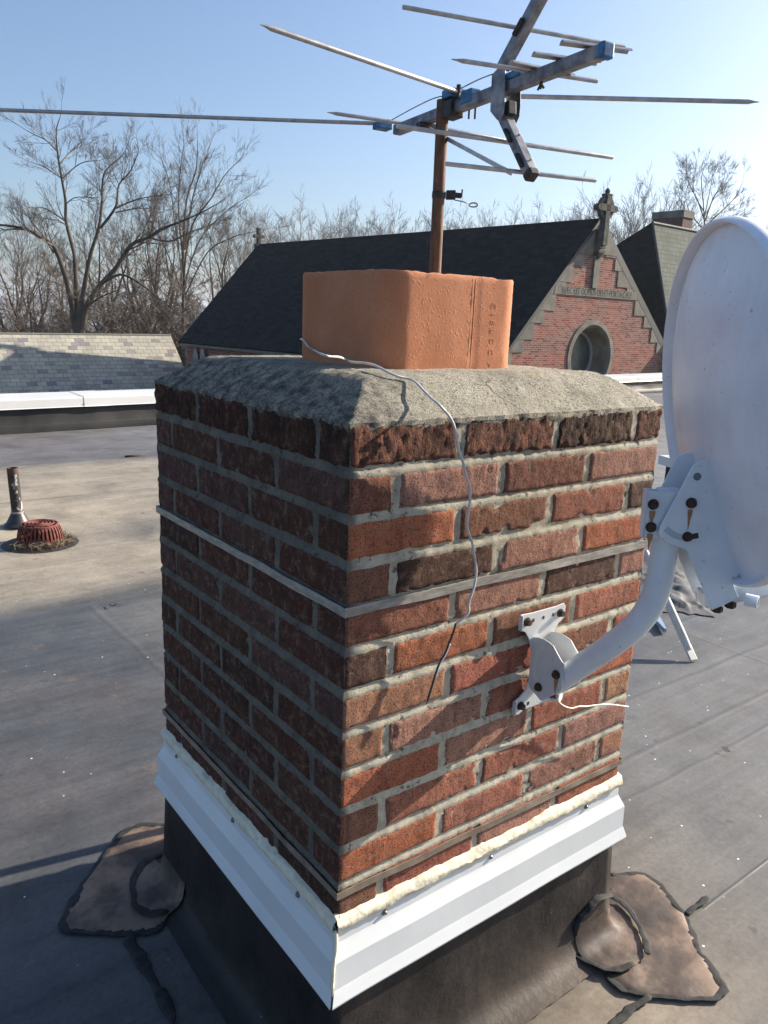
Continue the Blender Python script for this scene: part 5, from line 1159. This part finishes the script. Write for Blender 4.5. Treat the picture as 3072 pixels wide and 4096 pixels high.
# ================================================================== HIPPED ROOF BEYOND THE GABLE (RIGHT)
hip = thing('hipped_slate_building', 'building with a green grey hipped slate roof and squat brick chimney beside the church gable', 'building', (34, 20, GZ))
GSL = tile_material('green_slate', [(0.070, 0.085, 0.072), (0.088, 0.103, 0.086), (0.105, 0.118, 0.098)], 0.26, 0.19, 0.014, (0.05, 0.055, 0.05), 0.6, 0.02, 0.8, mott=1.5)
H0 = at_d(2610, 892, 30.5); H1 = at_d(3100, 962, 37.0); H1[2] = H0[2]
Hfl = at_z(2692, 1440, -0.9); hz = Hfl[2]
ddir = unit((H1-H0)*np.array([1, 1, 0])); Hfr = Hfl+ddir*12.5; 
hb2 = at_pl(2470, 980, H0, unit(np.cross(np.array([0, 0, 1.0]), unit((H0-Hfl)*np.array([1, 1, 0])+ddir*0.0))) if False else ROT[2]); 
q = at_d(2452, 992, 33.0); tdir = q-H0; Hbl = H0+tdir*((hz-H0[2])/tdir[2])
H1b = H0+ddir*7.0; Hbr = Hbl+ddir*12.5
quad_uv([Hfl, Hfr, H1b, H0], 'slate_roof', GSL, hip, 0.06); quad_uv([Hbl, Hfl, H0], 'slate_roof', SL_DARK, hip, 0.06)  # left hip slope takes dark slate: its shade is put into the colour
quad_uv([Hbr, Hbl, H0, H1b], 'slate_roof', GSL, hip, 0.06); quad_uv([Hfr, Hbr, H1b], 'slate_roof', GSL, hip, 0.06)
m = MB(); dn = np.array([0, 0, GZ-hz]); 
for a, b in ((Hfl, Hfr), (Hfr, Hbr), (Hbr, Hbl), (Hbl, Hfl)): m.add([a, b, b+dn, a+dn], [(0, 1, 2, 3)])
m.build('wall', BRICKW, hip)
m = MB(); m.tube([H0+(Hfl-H0)*0.0, Hfl], 0.05, 6); m.tube([H0, H1b], 0.07, 6); m.build('ridge_tiles', GSL if False else simple('dark_ridge', (0.05, 0.055, 0.05), (0.09, 0.095, 0.085), 2, 0.8), hip)
cl0, cl1 = at_d(2617, 905, 32.5), at_d(2755, 905, 32.5)
cx_ = at_d(2712, 905, 33.2); cx_[2] = 0; fwd2 = unit(EYE*np.array([1, 1, 0])-cx_); ctop = at_d(2700, 852, 33.2)[2]
ca_ = unit(ddir); cb_ = np.array([-ca_[1], ca_[0], 0])
cpos = at_d(2690, 880, 33.2)
wA = 0.42; wB = 0.75
m = MB(); m.obox(np.array([cpos[0], cpos[1], ctop-0.9]), ca_*wA*0.92, cb_*wB*0.95, np.array([0, 0, 0.75])); chs = quad_uv([(0, 0, -50), (0.01, 0, -50), (0.01, 0.01, -50), (0, 0.01, -50)], 'tmp', CHB, None); bpy.data.objects.remove(chs)
cst = m.build('chimney_stack', simple('stack_brick', (0.09, 0.05, 0.042), (0.15, 0.085, 0.07), 5, 0.9), hip)
m = MB(); m.obox(np.array([cpos[0], cpos[1], ctop-0.12]), ca_*wA, cb_*wB, np.array([0, 0, 0.14])); m.build('chimney_cap', STONE, cst)

# ================================================================== BARE TREES
BARK = bark_material('grey_brown_bark', (0.045, 0.036, 0.028), (0.11, 0.092, 0.072))
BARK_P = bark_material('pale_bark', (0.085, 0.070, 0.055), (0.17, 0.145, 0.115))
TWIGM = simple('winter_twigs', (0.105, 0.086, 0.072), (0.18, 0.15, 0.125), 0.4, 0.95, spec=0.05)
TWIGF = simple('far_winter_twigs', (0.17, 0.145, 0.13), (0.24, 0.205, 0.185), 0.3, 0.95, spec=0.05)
class Tree:
    def __init__(s, seed, rmin=0.0055): s.rmin = rmin; s.r = random.Random(seed); s.tr = MB(); s.cr = MB(); s.n = 0
    def seg(s, P, R, n, trunk=False): (s.tr if trunk else s.cr).tube(P, R, n, False)
    def grow(s, p, d, L, r, lev, maxlev, upw=0.10, spread=0.65, dens=1.0, trunk=False):
        """one branch with its side branches"""
        rr = s.r; k = max(3, int(5 if lev < 2 else 3)); P = [p]; R = [r]; dd = d.copy(); kids = []
        for i in range(k):
            dd = unit(dd+np.array([rr.gauss(0, .16), rr.gauss(0, .16), rr.gauss(0, .12)+upw*0.7])); P.append(P[-1]+dd*L/k); R.append(r*(1-0.72*(i+1)/k)); kids.append((P[-1], dd.copy(), R[-1], (i+1)/k))
        R = [max(q_, s.rmin) for q_ in R]
        s.seg(P, R, 7 if trunk else (5 if lev < 2 else 3), trunk); s.n += 1
        if lev >= maxlev: return
        nb = int((3+lev*0.9+rr.random()*2)*dens)
        for j in range(nb):
            t = rr.uniform(0.22, 1.0); i = min(k-1, int(t*k)); a = P[i]+(P[i+1]-P[i])*(t*k-i) if i < k else P[-1]
            ax = unit(P[i+1]-P[i]); pv = unit(np.cross(ax, np.array([rr.gauss(0, 1), rr.gauss(0, 1), rr.gauss(0, 1)]))); ang = rr.uniform(0.4, 1.0)*spread*1.25
            nd = unit(ax*math.cos(ang)+pv*math.sin(ang)+np.array([0, 0, upw])); s.grow(a, nd, L*rr.uniform(0.42, 0.72)*(1.12-0.45*t), max(0.005, r*(1-0.62*t)*rr.uniform(0.4, 0.6)), lev+1, maxlev, upw, spread, dens)
        s.grow(P[-1], unit(dd), L*0.5, R[-1]*0.95, lev+1, maxlev, upw, spread, dens)
    def limb(s, px, D, w0, w1, dwob, kids=6, L=3.0, maxlev=4, start=0.3, lev=2, upw=0.10, spread=0.7, dens=1.0, from_pt=None, reach=0.0):
        """a limb followed through given view points at a real distance, wandering in depth"""
        rr = s.r; P = []; n = len(px); ph = rr.uniform(0, 6)
        for i, (x, y) in enumerate(px):
            t = i/max(1, n-1); P.append(at_d(x, y, D+dwob*t+0.5*math.sin(ph+t*5)*min(1, t*2)))
        if from_pt is not None: P = [np.array(from_pt)]+P
        P = smooth_path(P, 4); m_ = len(P); mpp = D/F_PX
        R = [0.5*mpp*(w0+(w1-w0)*i/(m_-1)) for i in range(m_)]
        s.seg(P, R, 8 if w0 > 10 else 5, w0 > 9)
        Ltot = sum(np.linalg.norm(P[i+1]-P[i]) for i in range(m_-1)); nk = int(kids*1.25)
        for j in range(nk):
            t = rr.uniform(start, 1.0); i = min(m_-2, int(t*(m_-1))); ax = unit(P[i+1]-P[i]); pv = unit(np.cross(ax, np.array([rr.gauss(0, 1), rr.gauss(0, 1), rr.gauss(0, 1)])))
            ang = rr.uniform(0.5, 1.1)*spread*1.2; nd = unit(ax*math.cos(ang)+pv*math.sin(ang)+np.array([0, 0, upw])); s.grow(P[i], nd, L*rr.uniform(0.55, 1.0)*(1.1-0.4*t), max(0.012, R[i]*0.5), lev, maxlev, upw, spread, dens)
        s.grow(P[-1], unit(P[-1]-P[-2]), L*0.7, R[-1], lev, maxlev, upw, spread, dens)
        return P
    def done(s, name, label, base, bark, twig, group=None):
        t = thing(name, label, 'tree', base, group); s.tr.build('trunk', bark, t, smooth=True); s.cr.build('crown', twig, t); return t
# --- the big oak on the left
T = Tree(21); D = 50.0
base = at_d(318, 1330, D); root = np.array([base[0], base[1], gz(base[0], base[1])-0.2])
T.seg([root, root+(base-root)*0.5, base], [0.62, 0.46, 0.40], 12, True)
T.limb([(300, 1300), (285, 1200), (262, 1110), (228, 1012), (204, 975), (123, 926), (62, 907), (-20, 898)], D, 26, 7, -2.0, 9, 3.0, start=0.45, from_pt=base)
cen = T.limb([(314, 1280), (309, 1222), (302, 1086), (296, 1012), (265, 889), (262, 802), (247, 716), (231, 617), (225, 525), (240, 470)], D, 24, 3, 1.5, 8, 2.4, start=0.5, from_pt=base)
for px, w in (([(241, 710), (204, 685), (160, 660), (117, 648)], 5), ([(247, 716), (321, 654), (395, 642)], 6), ([(241, 654), (278, 611), (346, 549)], 6), ([(228, 605), (185, 562), (123, 531), (60, 492)], 6),
              ([(259, 883), (179, 833), (105, 833)], 8), ([(265, 815), (302, 790), (370, 790)], 5), ([(270, 905), (225, 880), (150, 870)], 6)):
    T.limb(px, D+T.r.uniform(-0.5, 1.0), w, 2.0, T.r.uniform(-2, 2), 6, 1.9, start=0.25, maxlev=4, lev=2)
T.limb([(318, 1290), (327, 1209), (346, 1098), (364, 1012), (395, 913), (407, 821), (410, 728), (426, 679), (488, 623)], D, 24, 3, -1.5, 10, 2.4, start=0.5, from_pt=base)
for px, w in (([(401, 913), (463, 827), (475, 741), (525, 679), (555, 600)], 12), ([(463, 833), (555, 796), (667, 778)], 8), ([(463, 850), (555, 833), (630, 836)], 6), ([(478, 741), (455, 690), (450, 640)], 4)):
    T.limb(px, D-1+T.r.uniform(-1, 1), w, 2.2, T.r.uniform(-2, 2), 8, 2.1, start=0.3, maxlev=4, lev=2)
T.limb([(335, 1290), (345, 1228), (395, 1147), (457, 1080), (525, 981), (593, 950), (654, 913), (716, 889), (802, 852), (870, 815)], D, 27, 3, -3.0, 13, 2.7, start=0.4, from_pt=base)
T.limb([(400, 1140), (481, 1098), (568, 1141), (648, 1203), (728, 1265)], D-1, 12, 3, -2.5, 8, 1.8, start=0.3, upw=0.0)
T.limb([(593, 950), (680, 965), (760, 930), (830, 905)], D-1.5, 9, 2.5, -1, 7, 2.0, start=0.25)
T.limb([(340, 1290), (352, 1230), (400, 1190), (460, 1165)], D, 10, 4, -1, 5, 1.8, start=0.4)
T.limb([(215, 1012), (178, 950), (125, 885)], D-1, 9, 5, -1, 4, 1.6, start=0.4)
T.done('oak_tree', 'great spreading bare oak with forked trunk behind the pale slate roof', tuple(root), BARK, TWIGM)
# --- fan shaped tree right of it
T = Tree(35); D = 56.0; base = at_d(734, 1340, D); root = np.array([base[0], base[1], gz(base[0], base[1])-0.2])
T.seg([root, base], [0.42, 0.32], 10, True)
fan = [([(734, 1200), (734, 988), (747, 800), (784, 680), (790, 560)], 17), ([(728, 1100), (700, 900), (680, 740), (640, 620)], 9), ([(738, 1080), (770, 900), (840, 800), (900, 700), (960, 640)], 11), ([(738, 1150), (800, 960), (900, 850), (985, 790)], 9),
       ([(730, 1010), (715, 850), (720, 700), (735, 580)], 8), ([(740, 1000), (765, 820), (800, 690), (845, 570)], 8), ([(742, 1180), (830, 1010), (930, 950), (1000, 930)], 7), ([(726, 1160), (660, 990), (600, 880), (560, 800)], 7)]
for px, w in fan: T.limb(px, D+T.r.uniform(-0.4, 0.4), w, 2.0, T.r.uniform(-3, 3), 10, 2.5, start=0.35, maxlev=4, lev=2, dens=0.95, from_pt=base if w > 8 else None)
T.done('fan_tree', 'bare fan shaped tree standing right of the great oak', tuple(root), BARK, TWIGM)
# --- generic bare trees: three kinds, copied
def kind(seed, H, stems, upw, spread, bark, twig, maxlev=4, dens=1.0, L0=0.42, rmin=0.008):
    T = Tree(seed, rmin)
    h0 = H*0.30; T.seg([np.zeros(3), np.array([0.1, 0, h0*0.5]), np.array([0.0, 0.05, h0])], [H*0.020, H*0.016, H*0.013], 8, True)
    for k in range(stems):
        a = 2*math.pi*k/stems+T.r.uniform(-.4, .4); tilt = T.r.uniform(0.15, spread) if k else 0.05
        T.grow(np.array([0, 0.05, h0*T.r.uniform(0.7, 1.0)]), unit(np.array([math.cos(a)*math.sin(tilt), math.sin(a)*math.sin(tilt), math.cos(tilt)])), H*L0*T.r.uniform(0.8, 1.1), H*0.010, 0, maxlev, upw, 0.62, dens, True)
    zmax = float(np.percentile([v[2] for v in T.cr.V], 99.3)); f = H/zmax
    T.cr.V = [(x*f, y*f, z*f) for x, y, z in T.cr.V]; T.tr.V = [(x*f, y*f, z*f) for x, y, z in T.tr.V]
    return T
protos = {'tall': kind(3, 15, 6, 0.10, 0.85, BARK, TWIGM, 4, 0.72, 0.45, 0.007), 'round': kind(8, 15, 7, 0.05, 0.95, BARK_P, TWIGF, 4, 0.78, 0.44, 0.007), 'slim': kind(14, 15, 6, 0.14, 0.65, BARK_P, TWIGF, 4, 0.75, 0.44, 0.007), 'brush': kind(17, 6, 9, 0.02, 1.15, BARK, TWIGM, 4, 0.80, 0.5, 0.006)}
pm = {}
def put(kind_, x, ytop, D, label, group, name='bare_tree', rot=None, wide=1.0, tw=None):
    """a copy whose crown top is seen at (x, ytop) from the roof, standing on the ground at distance D"""
    top = at_d(x, ytop, D); g = gz(top[0], top[1])-0.1; H = top[2]-g; H0 = 15 if kind_ != 'brush' else 6; s_ = H/H0
    rt = thing(name, label, 'tree', (top[0], top[1], g), group); 
    if kind_ not in pm:
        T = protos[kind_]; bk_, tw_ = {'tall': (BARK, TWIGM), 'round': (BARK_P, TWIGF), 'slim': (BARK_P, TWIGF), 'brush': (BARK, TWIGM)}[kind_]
        a = T.tr.build('trunk', bk_, None, True); b = T.cr.build('crown', tw_, None); pm[kind_] = (a, b); a.parent = rt; b.parent = rt
    else:
        for o in pm[kind_]:
            c = o.copy(); COL.objects.link(c); c.parent = rt
    rt.scale = (s_*wide, s_*wide, s_); rt.rotation_euler = (0, 0, rot if rot is not None else random.uniform(0, 6.28)); return rt
G1, G2, G3, G4 = 'bare trees behind the great oak', 'distant trees above the church ridge', 'trees behind the right hand roofs', 'thickets at the wood edge'
for x, y, D, kd, w, lb in ((20, 800, 62, 'tall', 1.0, 'tall bare tree at the left edge of the view'), (110, 880, 70, 'tall', 1.1, 'bare tree showing under the left limb of the great oak'), (420, 760, 74, 'tall', 1.2, 'bare tree directly behind the great oak'), (560, 800, 78, 'tall', 1.2, 'bare tree between the great oak and the fan shaped tree'),
                          (640, 690, 72, 'tall', 1.0, 'bare tree just left of the fan shaped tree'), (880, 760, 76, 'tall', 1.1, 'bare tree just right of the fan shaped tree'), (960, 880, 84, 'tall', 1.0, 'bare tree above the far stone cross'), (250, 900, 80, 'tall', 1.2, 'bare tree low behind the main fork of the great oak')):
    put(kd, x, y, D, lb, G1, wide=w)
for i, (x, y, D, w) in enumerate(((30, 1130, 57, 1.5), (150, 1080, 60, 1.5), (250, 1120, 58, 1.5), (440, 1090, 57, 1.6), (520, 1040, 62, 1.6), (590, 1060, 56, 1.5), (640, 1120, 52, 1.4), (760, 1090, 60, 1.5), (830, 1020, 58, 1.4), (910, 1040, 62, 1.4))):
    put('brush', x, y, D, ['thicket at the far left wood edge', 'thicket left of the great oak trunk', 'thicket right behind the great oak trunk', 'thicket under the long right limb of the great oak', 'thicket midway between oak and fan shaped tree', 'thicket before the middle of the wood edge', 'low thicket nearest the church verge', 'thicket at the foot of the fan shaped tree', 'thicket right of the fan shaped tree', 'thicket touching the church verge'][i], G4, 'thicket', wide=w)
for i, (x, y, D, kd, w) in enumerate(((1060, 880, 100, 'slim', 1.2), (1135, 815, 92, 'round', 1.0), (1210, 880, 110, 'slim', 1.2), (1285, 850, 98, 'slim', 1.0), (1340, 885, 115, 'round', 1.0), (1410, 832, 96, 'slim', 1.0), (1480, 835, 100, 'slim', 1.0), (1545, 870, 115, 'round', 1.1), (1600, 845, 104, 'round', 1.0), (1665, 850, 100, 'round', 0.9), (1720, 875, 112, 'slim', 1.2), (1830, 855, 104, 'round', 1.0), (1880, 842, 98, 'slim', 1.1), (1960, 862, 112, 'round', 1.1), (2030, 868, 118, 'round', 1.1), (2150, 862, 110, 'round', 1.0), (2220, 850, 104, 'slim', 1.1), (2300, 845, 100, 'round', 1.0), (2360, 850, 108, 'slim', 1.0))):
    lbs = ['just right of the far stone cross', 'topmost on the left of the row above the church ridge', 'third from the left in the far row', 'fourth from the left in the far row', 'low between two taller ones left of the flue', 'left one of a narrow pair left of the mast', 'right one of a narrow pair left of the mast', 'low, fourth left of the mast', 'third left of the mast', 'second left of the mast', 'right behind the rusty mast', 'first right of the rusty mast', 'second right of the rusty mast', 'third right of the rusty mast', 'fourth right of the rusty mast', 'third left of the Celtic cross', 'second left of the Celtic cross', 'first left of the Celtic cross', 'half behind the Celtic cross']
    put(kd, x, y, D, 'distant bare tree '+lbs[i], G2, wide=w)
for x, y, D, kd, w, lb in ((2440, 800, 66, 'round', 0.9, 'bare tree close right of the Celtic cross'), (2530, 775, 62, 'round', 1.0, 'rounded bare tree between the Celtic cross and the brick stack'), (2590, 760, 72, 'slim', 1.1, 'bare tree behind the left half of the squat brick stack'), (2665, 722, 68, 'slim', 1.0, 'thin bare tree rising over the squat brick stack'), (2705, 750, 74, 'slim', 0.9, 'thin bare tree just right of the squat brick stack'), (3030, 810, 76, 'round', 0.8, 'bare tree showing right of the dish rim'), (3110, 850, 80, 'round', 0.9, 'bare tree at the right edge of the view')):
    put(kd, x, y, D, lb, G3, wide=w)
# the rounded big tree above the dish
T = Tree(52); D = 60.0; base = at_d(2818, 1000, D); root = np.array([base[0], base[1], gz(base[0], base[1])-0.2]); T.seg([root, base], [0.30, 0.22], 8, True)
for px, w in (([(2818, 960), (2818, 890), (2812, 800), (2805, 720), (2815, 675)], 9), ([(2818, 880), (2790, 800), (2760, 740), (2745, 690)], 6), ([(2820, 885), (2850, 800), (2885, 740), (2900, 695)], 6), ([(2820, 905), (2880, 850), (2940, 790), (2970, 730)], 6), ([(2818, 850), (2775, 770), (2780, 700)], 5), ([(2819, 860), (2840, 760), (2852, 690)], 5), ([(2822, 920), (2890, 880), (2960, 850)], 5), ([(2815, 920), (2760, 850), (2740, 780)], 5)):
    T.limb(px, D+T.r.uniform(-0.4, 0.4), w, 1.6, T.r.uniform(-2.5, 2.5), 7, 1.9, start=0.3, maxlev=4, lev=2, from_pt=base if w == 9 else None)
T.done('spreading_tree', 'large round crowned bare tree above the top rim of the dish', tuple(root), BARK, TWIGM)

# ------------------------------------------------------------------ haze
hm = bpy.data.materials.new('haze'); hm.use_nodes = True; hn = hm.node_tree; hn.nodes.clear()
pv = hn.nodes.new('ShaderNodeVolumePrincipled'); pv.inputs['Color'].default_value = (0.80, 0.86, 0.95, 1); pv.inputs['Density'].default_value = 0.00035; pv.inputs['Anisotropy'].default_value = 0.3
ho = hn.nodes.new('ShaderNodeOutputMaterial'); hn.links.new(pv.outputs[0], ho.inputs['Volume'])
m = MB(); m.box(-9100, 9100, -9100, 9100, -26, 60); tag(m.build('haze', hm), kind='stuff')
